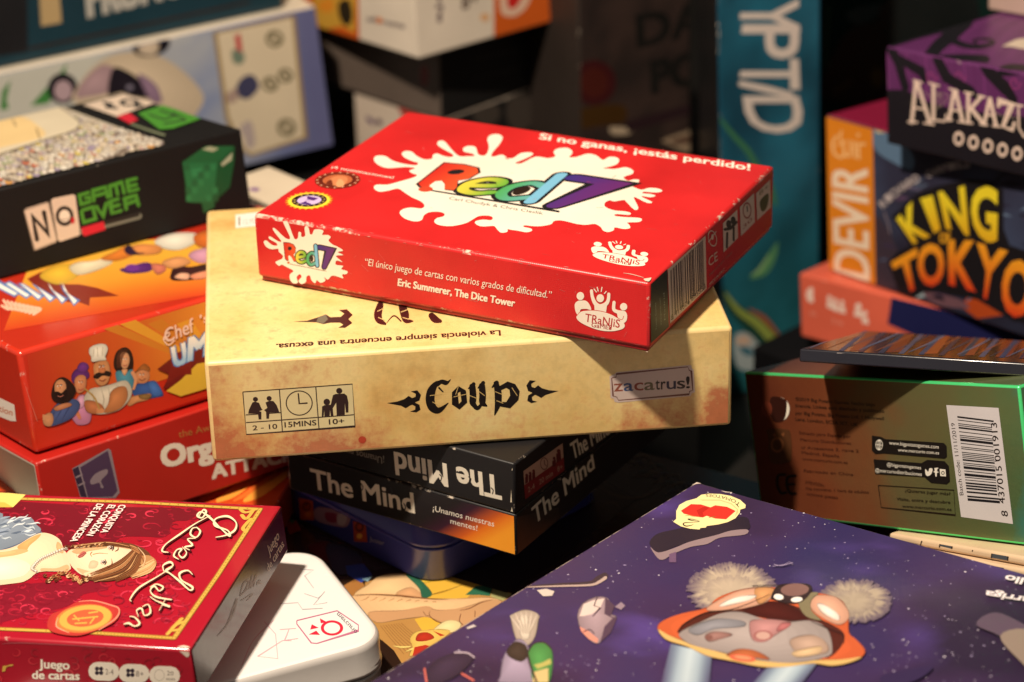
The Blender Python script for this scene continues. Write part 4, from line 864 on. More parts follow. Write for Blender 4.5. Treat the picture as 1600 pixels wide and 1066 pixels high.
# ================================================================== big purple box (front right)
PF = [-0.06564, 0.56963, 0.0005, 0.22, 0.2, 0.03, 0.77282, 0.63432, -0.01957, -0.63177, 0.7719, 0.07091, 0.06009, -0.04243, 0.99729]
_f = .94
_Z = Vector((-.01957, .07091, .99729)); _O = EYE + (Vector(PF[0:3]) - EYE) * _f - _Z * .027
PF = [*_O, PF[3] * _f, PF[4] * _f, PF[5] * _f + .027] + PF[6:]
PB = hx('4a3564')
pb = Box('purple_space_box', 'large purple box lid with a starry space picture, filling the bottom right of the photo', 'game box', PF, {'all': hx('3a2a52')}, M_WORN, r=.0008, part='lid')
k = pb.ink('top').direct()
rnd = random.Random(11)
import mathutils
def neb(a, b):
    v = mathutils.noise.fractal(Vector((a * 3.2, b * 3.0, 1.7)), 1.0, 2.0, 4); w = mathutils.noise.fractal(Vector((a * 5 + 9, b * 5, 4.0)), 1.0, 2.0, 4)
    c = mix(hx('422c52'), hx('322b58'), max(0, min(1, .5 + v))); c = mix(c, hx('523f84'), max(0, min(1, (w - .25) * 2.0))); return mix(c, hx('2c2038'), max(0, min(1, (-v - .15) * 1.6)))
k.grad([(.0008, .0008), (pb.sx - .0008, .0008), (pb.sx - .0008, pb.sy - .0008), (.0008, pb.sy - .0008)], neb, 60, 56)
k.bulk()
for i in range(2300):
    u, v = rnd.uniform(0, pb.sx), rnd.uniform(0, pb.sy)
    if mathutils.noise.noise(Vector((u * 40, v * 40, 3))) + rnd.uniform(-.5, .5) < 0: continue
    r = rnd.choice((.00008, .0001, .00012, .00015, .0002, .00024)) * rnd.uniform(.8, 1.6); k.ell((u, v), r, col=mix(hx('8d7fa8'), hx('efe8f0'), rnd.random() ** 1.6), n=7)
k.bulk(False); k.out('space_picture', pb.lid)
k = pb.ink('top', *Y4); cb = hx('f0e2a4')
# dark slab drifting under the badge
k.poly([(-10, 880), (-40, 800), (60, 700), (300, 640), (700, 560), (1150, 480), (1240, 560), (1210, 650), (900, 700), (480, 810), (300, 860), (80, 940)], hx('2b2230'), 1)
k.poly([(-30, 870), (70, 940), (280, 880), (480, 800), (800, 720), (1000, 660), (1210, 645), (1180, 710), (860, 750), (700, 830), (480, 870), (260, 960), (140, 1030), (60, 1010)], hx('8f7a80'), 1); k.poly([(210, 960), (300, 930), (300, 1066), (210, 1066)], hx('6a5070'))
k.poly([(620, 200), (720, 185), (860, 190), (1000, 215), (1120, 265), (1190, 330), (1185, 370), (1120, 390), (1115, 430), (1060, 500), (960, 550), (840, 580), (690, 600), (680, 620), (610, 625), (600, 645), (480, 635), (360, 605), (260, 545), (300, 510), (300, 410), (340, 330), (430, 280), (560, 245)], cb)
k.poly([(590, 262), (860, 262), (1010, 310), (1095, 390), (1095, 430), (1050, 480), (1080, 390), (1000, 320), (860, 275), (640, 275)], hx('dcc184'), 0)
k.poly([(360, 405), (490, 320), (620, 325), (740, 362), (800, 335), (950, 355), (1062, 408), (940, 515), (800, 505), (690, 470), (640, 492), (520, 470), (400, 445)], hx('d5332a')); k.poly([(560, 400), (660, 350), (730, 365), (640, 430), (660, 480), (600, 488)], hx('b8241f')); k.poly([(400, 440), (520, 470), (620, 490), (500, 478)], hx('e07a4a'))
k.stroke([(720, 490), (800, 480)], 8, hx('6a6a30')); k.stroke([(420, 470), (480, 462)], 6, hx('8a8a40'))
def arc(x, y):
    t = R(96) - x * R(118); rx, ry = 420 - y * 38, 195 - y * 34
    return (745 + rx * math.sin(R(90) - t) * 1.0, 420 - ry * math.cos(R(90) - t))
k.warp('TOMATOES', lambda x, y: (1130 - 450 * x + 0 * y - 30 * (1 - x) * y, 348 - 245 * (1 - (1 - x) ** 1.9) ** .62 * .56 + (y - .5) * -42 * -1 * .9 + 0), hx('3a3020'))
k.stroke([(600, 535), (520, 515), (450, 512), (500, 530), (600, 545), (500, 555), (410, 560), (390, 580), (430, 602), (500, 590), (520, 575)], [3, 8, 12, 10, 5, 6, 12, 16, 14, 8, 3], hx('2a2018'))
k.poly([(400, 95), (470, 55), (545, 28), (620, 55), (560, 62), (480, 85)], hx('cfc0b4')); k.stroke([(880, 150), (940, 165), (1020, 170)], [3, 10, 3], hx('cfc0b4')); k.out('tomato_badge', pb.lid)
k = pb.ink('top', *ZM).paint(.9, 4)
k.stroke([(690, 547), (840, 538), (985, 530), (1030, 510), (1062, 495)], [8, 14, 16, 28, 30], hx('3a2c38')); k.stroke([(690, 550), (840, 545), (990, 540), (1035, 525), (1065, 505)], [4, 8, 10, 14, 16], hx('b09a94'))
k.poly([(735, 565), (780, 558), (820, 570), (808, 592), (765, 594)], hx('c9bcb4')); k.poly([(395, 745), (430, 730), (445, 738), (405, 752)], hx('bfb4b4'))
k.poly([(930, 690), (955, 630), (1020, 598), (1065, 600), (1085, 620), (1080, 680), (1115, 690), (1090, 760), (1030, 822), (985, 800), (950, 760)], hx('a08a94'), 1, 2); k.poly([(1065, 600), (1110, 640), (1090, 690), (1120, 700), (1090, 770), (1040, 815), (1060, 740), (1100, 700), (1060, 680)], hx('4f3c50')); k.poly([(940, 690), (960, 632), (1010, 612), (1060, 605), (1040, 650), (1000, 680), (960, 690)], hx('d4c0ba'))
k.poly([(940, 740), (980, 760), (1030, 800), (1025, 820), (985, 800), (950, 765)], hx('d08a7a')); k.stroke([(1025, 600), (1010, 640), (1040, 650), (1005, 690)], 5, hx('3a2a38'), sm=0); k.stroke([(960, 765), (990, 755), (1010, 775)], 5, hx('3a2a38'))
k.poly([(1110, 645), (1140, 622), (1160, 640), (1140, 660)], hx('8f7c8c'))
k.poly([(640, 810), (610, 700), (620, 680), (680, 660), (740, 680), (740, 720), (725, 790), (690, 830)], hx('b7a79a'), 1); k.poly([(660, 790), (650, 700), (690, 690), (700, 790)], hx('d8cbbb'), 1)
for i in range(12): k.stroke([(668 + i * 3, 770), (606 + i * 13, 690 - 22 * math.sin(i * .28))], [9, 2], hx(('c9bcae', 'a09284')[i % 2]), sm=0)
k.poly([(560, 980), (575, 890), (610, 830), (650, 800), (690, 830), (700, 900), (730, 960), (720, 1010), (560, 1010)], hx('9d8ea6'), 1); k.poly([(590, 860), (630, 815), (680, 830), (690, 880), (660, 910), (610, 890)], hx('3c322c'), 1)
k.poly([(690, 870), (720, 825), (770, 820), (805, 850), (810, 930), (790, 1010), (720, 1010), (705, 930)], hx('4a8a4a'), 1); k.poly([(720, 925), (760, 915), (800, 895), (805, 920), (740, 945)], hx('b0a860')); k.poly([(720, 960), (790, 940), (790, 1010), (715, 1010)], hx('c9b07a'))
k.stroke([(690, 870), (705, 930), (735, 1010)], 10, hx('33282a')); k.stroke([(690, 870), (720, 825), (770, 818), (806, 850)], 6, hx('33282a'))
k.poly([(205, 960), (260, 900), (350, 865), (420, 875), (430, 900), (360, 970), (280, 1010), (210, 1010)], hx('372a40'), 1); k.stroke([(340, 866), (400, 868), (435, 890)], 6, hx('b9a8b4')); k.stroke([(195, 945), (205, 1010)], 9, hx('c8655a')); k.stroke([(375, 968), (430, 1000)], 9, hx('c8655a'))
k.out('floating_debris', pb.lid)
k = pb.ink('top', *Y5).paint(.8, 6)
pbg = hx('46345c')
def tuft(cx, cy, rx, ry, c, t0, t1, n, far=.85):
    k.bulk()
    for i in range(n):
        t = rnd.uniform(t0, t1); r0 = rnd.uniform(.0, .62); r1 = rnd.uniform(.84, 1.08)
        f0, f1 = .25 * r0, .8
        x0, y0, x1, y1 = cx + rx * r0 * math.cos(t), cy + ry * r0 * math.sin(t), cx + rx * r1 * math.cos(t), cy + ry * r1 * math.sin(t)
        sh = rnd.uniform(.93, 1.07); cc = tuple(min(.9, q * sh) for q in c); L = math.hypot(x1 - x0, y1 - y0) or 1
        def col(p_, x0=x0, y0=y0, L=L, cc=cc): return mix(cc, pbg, min(far, max(0, (math.hypot(p_[0] - x0, p_[1] - y0) / L - .5) * 1.7)))
        k.stroke([(x0, y0), ((x0 + x1) / 2, (y0 + y1) / 2), (x1, y1)], [34, 26, 12], col, sm=0, cap=False)
    k.bulk(False)
k.ell((640, 245), 205, 118, mix(hx('b8a794'), pbg, .35)); tuft(640, 240, 300, 185, hx('b8a794'), 0, 6.28, 420); tuft(640, 250, 190, 110, hx('b8a794'), 0, 6.28, 160, .30)
k.ell((1480, 325), 150, 90, mix(hx('ab9c8a'), pbg, .4)); tuft(1490, 320, 250, 150, hx('a99a88'), 0, 6.28, 360); tuft(1480, 325, 150, 90, hx('a99a88'), 0, 6.28, 130, .30)
def beam(q):
    def f(a, b):
        e = abs(a - .5) * 2; return mix(mix(hx('b9c8d2'), hx('7f93a8'), min(1, e * 1.2)), pbg, min(1, max(0, e - .45) * 1.8) * (.55 + .45 * b) + .12 * b)
    k.grad(q, f, 14, 6)
beam([(215, 620), (500, 690), (470, 1050), (110, 1050)]); beam([(880, 790), (1230, 755), (1010, 1050), (640, 1050)])
# orange ringed helmet, seen lying on its side
k.poly([(122, 515), (160, 460), (290, 410), (460, 370), (540, 300), (700, 245), (880, 225), (1000, 240), (1180, 260), (1300, 280), (1400, 320), (1445, 400), (1450, 540), (1500, 590), (1560, 660), (1540, 710), (1450, 750), (1330, 770), (1200, 755), (1000, 780), (830, 775), (640, 735), (470, 700), (330, 630), (180, 590)], hx('d9663c'), 1)
k.poly([(125, 520), (180, 590), (330, 640), (470, 705), (640, 740), (830, 778), (1000, 782), (1200, 757), (1330, 772), (1450, 752), (1540, 712), (1400, 730), (1200, 735), (900, 745), (600, 690), (380, 620), (300, 600), (200, 560)], hx('ecc27a'), 1)
k.poly([(270, 545), (300, 490), (450, 410), (600, 385), (760, 350), (930, 330), (1110, 370), (1250, 450), (1400, 530), (1415, 600), (1350, 690), (1290, 720), (1330, 640), (1290, 520), (1100, 460), (700, 400), (420, 470)], hx('5a2820'), 1)
k.poly([(720, 400), (800, 350), (930, 325), (1070, 370), (1170, 455), (1000, 460), (850, 440)], hx('4a1c18'), 1)
k.poly([(275, 545), (420, 470), (560, 410), (700, 400), (850, 445), (1010, 470), (1190, 460), (1300, 520), (1335, 650), (1300, 710), (1100, 750), (900, 745), (620, 690), (400, 640), (310, 600)], hx('a79a98'), 1)
k.poly([(760, 480), (800, 455), (900, 450), (1040, 470), (1020, 510), (940, 560), (860, 610), (780, 590)], hx('b88484'), 1); k.ell((855, 565), 68, 38, hx('9a6260'), hole=.75); k.ell((855, 565), 48, 26, hx('c09a90')); k.poly([(980, 480), (1050, 480), (1010, 520), (950, 530)], hx('b06a6c'), 1)
k.poly([(450, 570), (500, 540), (580, 540), (640, 560), (560, 590), (480, 605)], hx('98716c'), 1); k.ell((480, 578), 26, 18, hx('7c544e')); k.poly([(340, 520), (520, 450), (700, 460), (720, 500), (520, 520), (400, 560)], hx('8c8a92'), 1); k.poly([(1040, 600), (1180, 560), (1280, 600), (1300, 680), (1120, 700)], hx('b59888'), 1); k.poly([(1060, 680), (1250, 640), (1240, 690), (1100, 715)], hx('d0b08a'), 1)
k.poly([(600, 705), (680, 660), (800, 670), (900, 730), (800, 720), (700, 700)], hx('b0603c'), 1); k.ell((712, 722), 92, 24, hx('d0644a'), rot=.12); k.ell((715, 718), 60, 13, hx('e08a66'), rot=.12)
k.poly([(460, 380), (560, 310), (700, 250), (860, 232), (930, 250), (880, 330), (700, 380), (540, 395)], hx('d8a48c'), 1); k.poly([(800, 240), (930, 240), (880, 320), (820, 340)], hx('cc9464'), 1); k.poly([(555, 352), (620, 315), (720, 288), (808, 288), (760, 320), (640, 350), (565, 365)], hx('f0e4da'), 1)
k.poly([(1180, 300), (1240, 285), (1360, 300), (1440, 380), (1445, 450), (1380, 490), (1280, 450), (1190, 380)], hx('d8a48c'), 1); k.poly([(1230, 350), (1280, 350), (1370, 410), (1385, 450), (1360, 458), (1270, 410)], hx('f0e4da'), 1); k.poly([(1100, 330), (1180, 270), (1240, 270), (1190, 320), (1190, 390), (1260, 460), (1150, 430)], hx('8f8466'), 1)
k.poly([(910, 300), (960, 220), (1060, 205), (1180, 215), (1185, 270), (1120, 330), (1040, 345), (940, 320)], hx('3a2a2c'), 1); k.ell((1075, 248), 98, 44, hx('7c5c58'), rot=-.05); k.ell((963, 298), 34, 20, hx('f2ece6'), rot=.15); k.ell((1088, 316), 40, 18, hx('f2ece6'), rot=-.1)
k.stroke([(272, 545), (300, 490), (450, 410), (620, 388), (740, 350), (900, 280)], [3, 7, 8, 7, 5, 2], hx('2c1a1a')); k.stroke([(1185, 465), (1300, 515), (1405, 560), (1415, 620)], [3, 7, 7, 3], hx('2c1a1a')); k.stroke([(780, 220), (900, 215), (1000, 215)], 4, hx('2c1a1a'))
k.stroke([(930, 70), (980, 80), (1060, 60)], 4, hx('9a8ca8')); k.stroke([(920, 85), (1000, 72), (1040, 55), (1060, 75)], 3, hx('9a8ca8'))
k.out('space_creature', pb.lid)
k = pb.ink('top', *Y12); pw = hx('e9dfe2')
k.text('Bartolo', (1640, 925), (1360, 830), (1690, 870), pw, .02) if False else None
k.text('ollo', (1690, 858), (1372, 800), (1655, 930), pw, .03); k.text('arriga', (1640, 1055), (1150, 975), (1600, 1125), pw, .03)
k.poly([(1250, 900), (1563, 850), (1700, 900), (1700, 980), (1400, 960)], hx('241a2c'), 1) if False else None
k.at(*ZN); k.poly([(1400, 640), (1480, 590), (1600, 640), (1700, 700), (1640, 830), (1560, 760), (1500, 690)], hx('5a4a5c'), 1); k.poly([(1500, 690), (1600, 660), (1700, 740), (1660, 850), (1580, 790)], hx('8a7a70'), 1); k.poly([(1000, 860), (1100, 830), (1220, 815), (1160, 870), (1040, 900)], hx('33264a'), 1)
k.out('printed_names', pb.lid)
# ================================================================== left stack
OF = [-0.15277, 0.69946, 0.01815, 0.13, 0.16, 0.0302, 0.8075, -0.58532, -0.07315, 0.58981, 0.7994, 0.11436, -0.00846, -0.13548, 0.99074]
OR = hx('ad2018')
oz = OF
class Sleeve(Box):
    pass
og = Box('red_sleeve_box', 'red game box sleeve with an open white end, bottom of the left stack', 'game box', OF, {'all': OR}, M_CARD, r=.0008, part='sleeve')
# open end on the left: cut the flat left side out of the sleeve and show its thickness and the white tray inside
me = og.lid.data
bm = bmesh.new(); bm.from_mesh(me)
bm.faces.ensure_lookup_table()
f = max((f for f in bm.faces if f.normal.x < -.99), key=lambda f: f.calc_area())
r1 = bmesh.ops.inset_individual(bm, faces=[f], thickness=.0008, depth=0)
cl = bm.loops.layers.float_color['Col']
for ff in r1['faces']:
    for lp in ff.loops: lp[cl] = (.62, .54, .44, 1)
ext = bmesh.ops.extrude_discrete_faces(bm, faces=[f])
nf = ext['faces'][0]
for v in nf.verts: v.co.x += .055
for ff in nf.edges:
    for q in ff.link_faces:
        if q != nf:
            for lp in q.loops: lp[cl] = (.55, .48, .40, 1)
for lp in nf.loops: lp[cl] = (.5, .44, .36, 1)
bm.to_mesh(me); bm.free()
sx, sy, sz = og.sx, og.sy, og.sz
cuboid('inner_tray', -sx / 2 + .012, -sx / 2 + .05, -sy / 2 + .004, sy / 2 - .004, .002, sz - .009, .0006, lambda k_, p_: hx('d9cdb4'), M_MATTE, og.root, 1)
k = og.ink('front', *ZJ); oc = hx('e3d3c0')
k.text('Org', (905, 605), (1180, 545), (890, 485), oc, .05); k.text('ATTACK', (1180, 668), (1640, 560), (1172, 590), oc, .05); k.text('an', (1195, 540), (1380, 500), (1185, 440), oc, .05)
k.text('the Awesome', (993, 442), (1320, 365), (988, 400), hx('b0703a'))
pu = hx('4a3550'); ed = hx('8a7a82')
k.poly([(400, 612), (440, 590), (600, 500), (615, 510), (664, 745), (640, 775), (490, 775), (445, 770)], ed); k.poly([(445, 605), (598, 512), (652, 735), (625, 768), (488, 772)], pu); k.poly([(402, 616), (434, 600), (482, 772), (448, 768)], hx('33263c'))
for t in (.3, .6): k.stroke([(410 + 45 * t, 615 + 150 * t), (440 + 45 * t, 600 + 150 * t)], 10, ed, sm=0)
k.poly([(500, 680), (530, 640), (590, 615), (595, 640), (560, 680), (575, 715), (560, 718), (550, 690), (510, 700)], ed, 1)
k.out('sleeve_print', og.lid)
UF = [-0.15598, 0.7091, 0.04781 + .0002, 0.14, 0.1, 0.03542, 0.81926, -0.56874, -0.07315, 0.5734, 0.81125, 0.11436, -0.0057, -0.13563, 0.99074]
UR = hx('c0301c')
um = Box('orange_food_box', 'red and orange game box with a cartoon cook, middle of the left stack', 'game box', UF, {'all': UR}, M_GLOSS, r=.0016, seg=3)
k = um.ink('front', *ZI)
def ug(a, b): return mix(mix(hx('b8321a'), hx('cf6a22'), min(1, a * 1.4)), hx('d9a03a'), max(0, min(1, a * 1.5 - .6)))
k.grad([(185, 1060), (1500, 640), (1500, 290), (150, 690)], ug, 14, 6)
for i in range(4): k.poly([(1250, 800), (500 + 160 * i, 520), (580 + 160 * i, 490)], hx('d9982f') if i % 2 else hx('c87a26'))
k.out('front_picture', um.lid)
k = um.ink('front', *ZI).paint(.9, 3); sk = hx('d29468')
def face(x, y, s, lean=0):
    for dx in (-1, 1): k.ell((x + dx * 9 * s, y + dx * lean), 5.5 * s, 4.5 * s, hx('efe4d4'), n=9); k.ell((x + dx * 9 * s + 1.5 * s, y + dx * lean), 2.8 * s, 3.4 * s, hx('1e1210'), n=8); k.stroke([(x + dx * 15 * s, y - 6 * s), (x + dx * 9 * s, y - 9 * s), (x + dx * 3 * s, y - 6 * s)], 3 * s, hx('2c1812'))
    k.stroke([(x, y + 2 * s), (x + 5 * s, y + 14 * s), (x - 2 * s, y + 15 * s)], 3 * s, hx('a0603c'))
def hand(x, y, s, c):
    k.ell((x, y), 15 * s, 12 * s, c, n=12)
    for i in range(4): k.stroke([(x - 8 * s, y - 8 * s + i * 6 * s), (x - 20 * s, y - 10 * s + i * 7 * s)], 6 * s, c, n=2)
# child in blue with a painted face
k.poly([(740, 870), (770, 850), (800, 845), (850, 835), (875, 850), (905, 910), (880, 925), (800, 935), (740, 915)], hx('35599c'), 1); k.poly([(820, 850), (860, 840), (900, 905), (850, 920)], hx('4470b8'), 1)
k.poly([(745, 800), (758, 778), (785, 765), (815, 772), (830, 800), (822, 835), (790, 850), (755, 840)], hx('cf8a5e'), 1); k.poly([(750, 790), (770, 765), (800, 740), (830, 765), (826, 785), (790, 772)], hx('a0602e'), 1); face(786, 802, .95); k.stroke([(772, 825), (788, 834), (806, 822)], 4, hx('6a2018'))
k.poly([(700, 935), (760, 915), (820, 905), (838, 915), (820, 940), (760, 955), (715, 975)], hx('c98c5c'), 1); k.poly([(770, 915), (810, 908), (840, 920), (820, 935), (780, 935)], hx('8a6a3c'), 1)
# dark-haired woman in a blue dress
k.poly([(632, 760), (636, 700), (655, 665), (695, 650), (725, 670), (738, 720), (735, 775), (715, 790), (660, 790)], hx('2c1612'), 1); k.poly([(665, 690), (690, 676), (712, 690), (718, 725), (706, 760), (685, 768), (670, 745)], hx('d89e74'), 1); face(692, 715, .8); k.stroke([(682, 748), (694, 752), (704, 746)], 4, hx('a03a34'))
k.poly([(640, 790), (668, 778), (690, 800), (715, 775), (738, 778), (742, 850), (730, 880), (690, 870), (652, 850)], hx('4a8ca2'), 1); k.poly([(676, 772), (705, 770), (702, 790), (690, 805), (678, 790)], hx('d89e74'), 1); k.stroke([(735, 790), (752, 830), (740, 880)], [20, 18, 12], hx('cf9068'))
for i in range(6): k.stroke([(648 + i * 4, 760), (650 + i * 6, 700), (668 + i * 8, 660)], [2, 4, 2], hx('5a3022'), n=4)
# the woman with the purple bun
k.poly([(380, 1000), (420, 940), (445, 912), (485, 925), (505, 1000), (495, 1066), (440, 1080), (410, 1060)], hx('c583a6'), 1); k.poly([(430, 930), (462, 915), (470, 960), (440, 990)], hx('d9a3c0'), 1); k.poly([(395, 815), (415, 775), (450, 765), (488, 785), (492, 815), (460, 832), (410, 850)], hx('5f2a72'), 1); k.poly([(428, 760), (450, 733), (480, 738), (490, 762), (470, 785), (438, 785)], hx('6c3282'), 1)
k.poly([(415, 822), (440, 802), (470, 808), (478, 840), (468, 885), (440, 904), (420, 890), (412, 855)], hx('d0885e'), 1); face(446, 842, .85, 1); k.stroke([(434, 882), (448, 886), (460, 878)], 4, hx('9c3030')); k.stroke([(400, 985), (425, 1010), (440, 1040)], [16, 22, 18], hx('c97a54')); k.stroke([(372, 985), (400, 1000), (430, 975)], [14, 18, 12], hx('c97a54'))
# the cook
k.poly([(465, 930), (500, 880), (560, 868), (620, 852), (690, 832), (722, 860), (730, 905), (700, 960), (640, 1005), (540, 1020), (480, 990)], hx('d3cab6'), 1)
for q in ([(560, 880), (575, 940), (560, 1000)], [(510, 900), (520, 950)], [(640, 860), (680, 880), (700, 910)], [(600, 870), (610, 930)]): k.stroke(q, [2, 6, 2][:len(q)], hx('a89f8c'))
k.poly([(612, 900), (650, 870), (695, 868), (706, 920), (680, 975), (630, 1005), (575, 1010), (600, 960)], hx('c07c4c'), 1); k.poly([(466, 950), (510, 945), (560, 965), (575, 1000), (530, 1018), (480, 1005)], hx('b97248'), 1); hand(560, 1000, 1.2, hx('c9875a')); k.stroke([(470, 880), (520, 925), (550, 990)], [8, 10, 8], hx('a8884a'))
k.poly([(518, 745), (550, 725), (590, 722), (608, 765), (606, 815), (590, 850), (558, 862), (530, 842), (520, 800)], hx('d0905e'), 1); k.poly([(515, 812), (540, 790), (562, 786), (590, 780), (615, 790), (604, 808), (580, 806), (560, 808), (538, 824)], hx('241512'), 1); k.poly([(545, 770), (562, 752), (582, 766), (578, 788), (555, 790)], hx('c87a4c'), 1); face(562, 756, 1.05, -2); k.stroke([(550, 830), (568, 836), (584, 826)], 5, hx('7a3020'))
k.poly([(508, 728), (503, 700), (492, 682), (494, 655), (512, 640), (535, 632), (560, 628), (585, 634), (596, 655), (590, 680), (582, 700), (586, 718), (550, 722)], hx('e6e0cf'), 1)
for q in ([(515, 700), (518, 660)], [(540, 700), (538, 650)], [(565, 696), (568, 650)]): k.stroke(q, 4, hx('b9b19c'))
# the bearded man
k.poly([(262, 1050), (290, 990), (325, 955), (370, 945), (410, 935), (440, 960), (425, 1010), (380, 1050), (300, 1082), (262, 1082)], hx('48598a'), 1)
for q in ([(300, 1060), (330, 1010), (350, 970)], [(340, 1060), (370, 1000), (400, 960)], [(280, 1050), (300, 1010)]): k.stroke(q, [2, 6, 2][:len(q)], hx('33406a'))
k.poly([(235, 1045), (258, 1015), (285, 1015), (295, 1050), (280, 1085), (245, 1080)], hx('c88e64'), 1); hand(258, 1035, 1.1, hx('c88e64'))
k.poly([(285, 930), (290, 870), (310, 830), (350, 815), (392, 840), (418, 885), (400, 930), (370, 955), (320, 958)], hx('2a1814'), 1); k.poly([(300, 862), (312, 835), (340, 826), (362, 850), (362, 890), (335, 912), (306, 905)], hx('d29468'), 1); k.poly([(302, 900), (320, 895), (340, 902), (366, 880), (372, 915), (350, 945), (322, 940)], hx('241412'), 1); face(328, 862, .95, -2); k.stroke([(318, 918), (334, 922), (348, 914)], 4, hx('b06a5a'))
k.poly([(295, 985), (330, 965), (380, 955), (395, 970), (350, 990), (310, 1000)], hx('c07e58'), 1)
k.out('people_picture', um.lid)
k = um.ink('front', *ZI)
k.poly([(870, 770), (960, 700), (1140, 640), (1300, 600), (1300, 850), (1080, 850), (900, 880), (940, 800)], hx('6e1d18')); k.poly([(920, 890), (1000, 830), (1090, 740), (1300, 700), (1300, 830), (1000, 920)], hx('d9b03a'))
k.poly([(960, 690), (1060, 640), (1060, 800), (1000, 800), (920, 850)], hx('7a2019'))
def umz(k, a, b, c, ch): k.text(ch, a, b, c, hx('4a78b4'), .08); k.text(ch, a, b, c, lambda v: mix(hx('9fc3e0'), hx('f2efe8'), min(1, max(0, v[1] * 1.6 - .3))), .045)
umz(k, (968, 755), (1035, 728), (950, 645), 'U'); umz(k, (1042, 722), (1150, 685), (1050, 590), 'M'); umz(k, (1165, 680), (1250, 650), (1165, 555), 'A')
k.text('Chef', (915, 625), (1075, 560), (905, 545), hx('ecc9b8'), .012); k.stroke([(905, 605), (935, 580), (930, 565), (905, 600), (930, 635), (965, 610)], 7, hx('ecc9b8')); k.text("'s", (1110, 520), (1160, 500), (1105, 470), hx('ecc9b8'), .02)
k.out('title', um.lid)
k = um.ink('top', *ZI).paint(.8, 4)
k.grad([(20, 560), (1300, 330), (1600, 0), (200, 100)], lambda a, b: mix(mix(hx('c8401c'), hx('dd8a28'), min(1, b * 2.2)), hx('e6b03c'), max(0, min(1, b * 1.6 - .5))), 8, 8)
k.poly([(150, 270), (230, 230), (320, 300), (440, 300), (540, 320), (660, 365), (500, 375), (495, 420), (440, 400), (380, 400), (250, 360)], hx('7c2418')); k.poly([(220, 255), (300, 200), (400, 190), (440, 240), (380, 290), (300, 300)], hx('dcae36'), 1)
for i in range(6): k.poly([(-60 + i * 78, 300 - i * 2), (-20 + i * 74, 268 + i * 14), (115 + i * 66, 350 + i * 8), (80 + i * 66, 372 + i * 10)], hx('4c7ab8')); k.poly([(-45 + i * 78, 300 - i * 2), (-24 + i * 76, 282 + i * 10), (98 + i * 66, 352 + i * 8), (80 + i * 66, 362 + i * 10)], hx('eeeae2'))
for i in range(9): k.stroke([(20 + i * 22, 390 + i * 5), (50 + i * 22, 440), (10 + i * 22, 420 + i * 6)], 14, hx('efb79a'))
k.poly([(385, 210), (430, 180), (530, 170), (600, 150), (620, 185), (520, 230), (430, 248)], hx('dccfae'), 1); k.poly([(560, 160), (640, 120), (700, 90), (760, 120), (720, 150), (640, 170)], hx('d0762c'), 1)
k.poly([(665, 220), (720, 205), (800, 180), (845, 195), (830, 230), (720, 240)], hx('5a2470'), 1); k.poly([(840, 190), (910, 195), (920, 225), (870, 245)], hx('c8705a'), 1); k.ell((735, 210), 40, 20, hx('6c2c86'))
k.poly([(950, 240), (980, 200), (1060, 205), (1160, 190), (1200, 230), (1100, 270), (960, 280)], hx('3a1a1c'), 1); k.poly([(970, 265), (1000, 240), (1050, 245), (1040, 275)], hx('e0a88a'), 1); k.poly([(1060, 250), (1160, 225), (1160, 260), (1080, 275)], hx('d98a6a'), 1)
k.poly([(1050, 150), (1080, 115), (1180, 100), (1200, 150), (1120, 185)], hx('c890a8'), 1); k.poly([(860, 60), (960, 20), (1090, 20), (1100, 60), (1000, 110), (900, 100)], hx('e2dac8'), 1); k.poly([(700, 110), (780, 80), (890, 90), (880, 130), (760, 140)], hx('d88a4c'), 1); k.poly([(690, 110), (720, 85), (760, 125), (800, 130), (720, 140)], hx('33203a'), 1)
k.poly([(900, 180), (1000, 150), (1060, 180), (960, 215)], hx('d4935f'), 1); k.poly([(1080, 30), (1200, 0), (1200, 90), (1100, 90)], hx('cf6a2a'), 1)
k.out('cover_picture_or_reflection', um.lid)
k = um.ink('left', *ZI); k.poly([(-60, 905), (0, 930), (80, 968), (90, 1060), (60, 1058), (-60, 1010)], hx('e8ddd0')); k.text('edition', (-60, 985), (70, 1030), (-58, 950), hx('c06a40'), .02); k.out('sticker', um.lid)
k = um.ink('front', *ZI); k.poly([(88, 668), (118, 655), (124, 672), (100, 690)], hx('e0c8b8'), 1); k.stroke([(92, 680), (110, 760), (150, 900), (205, 1060)], [6, 3, 2, 2], hx('d88a78')); k.out('worn_corner', um.lid)

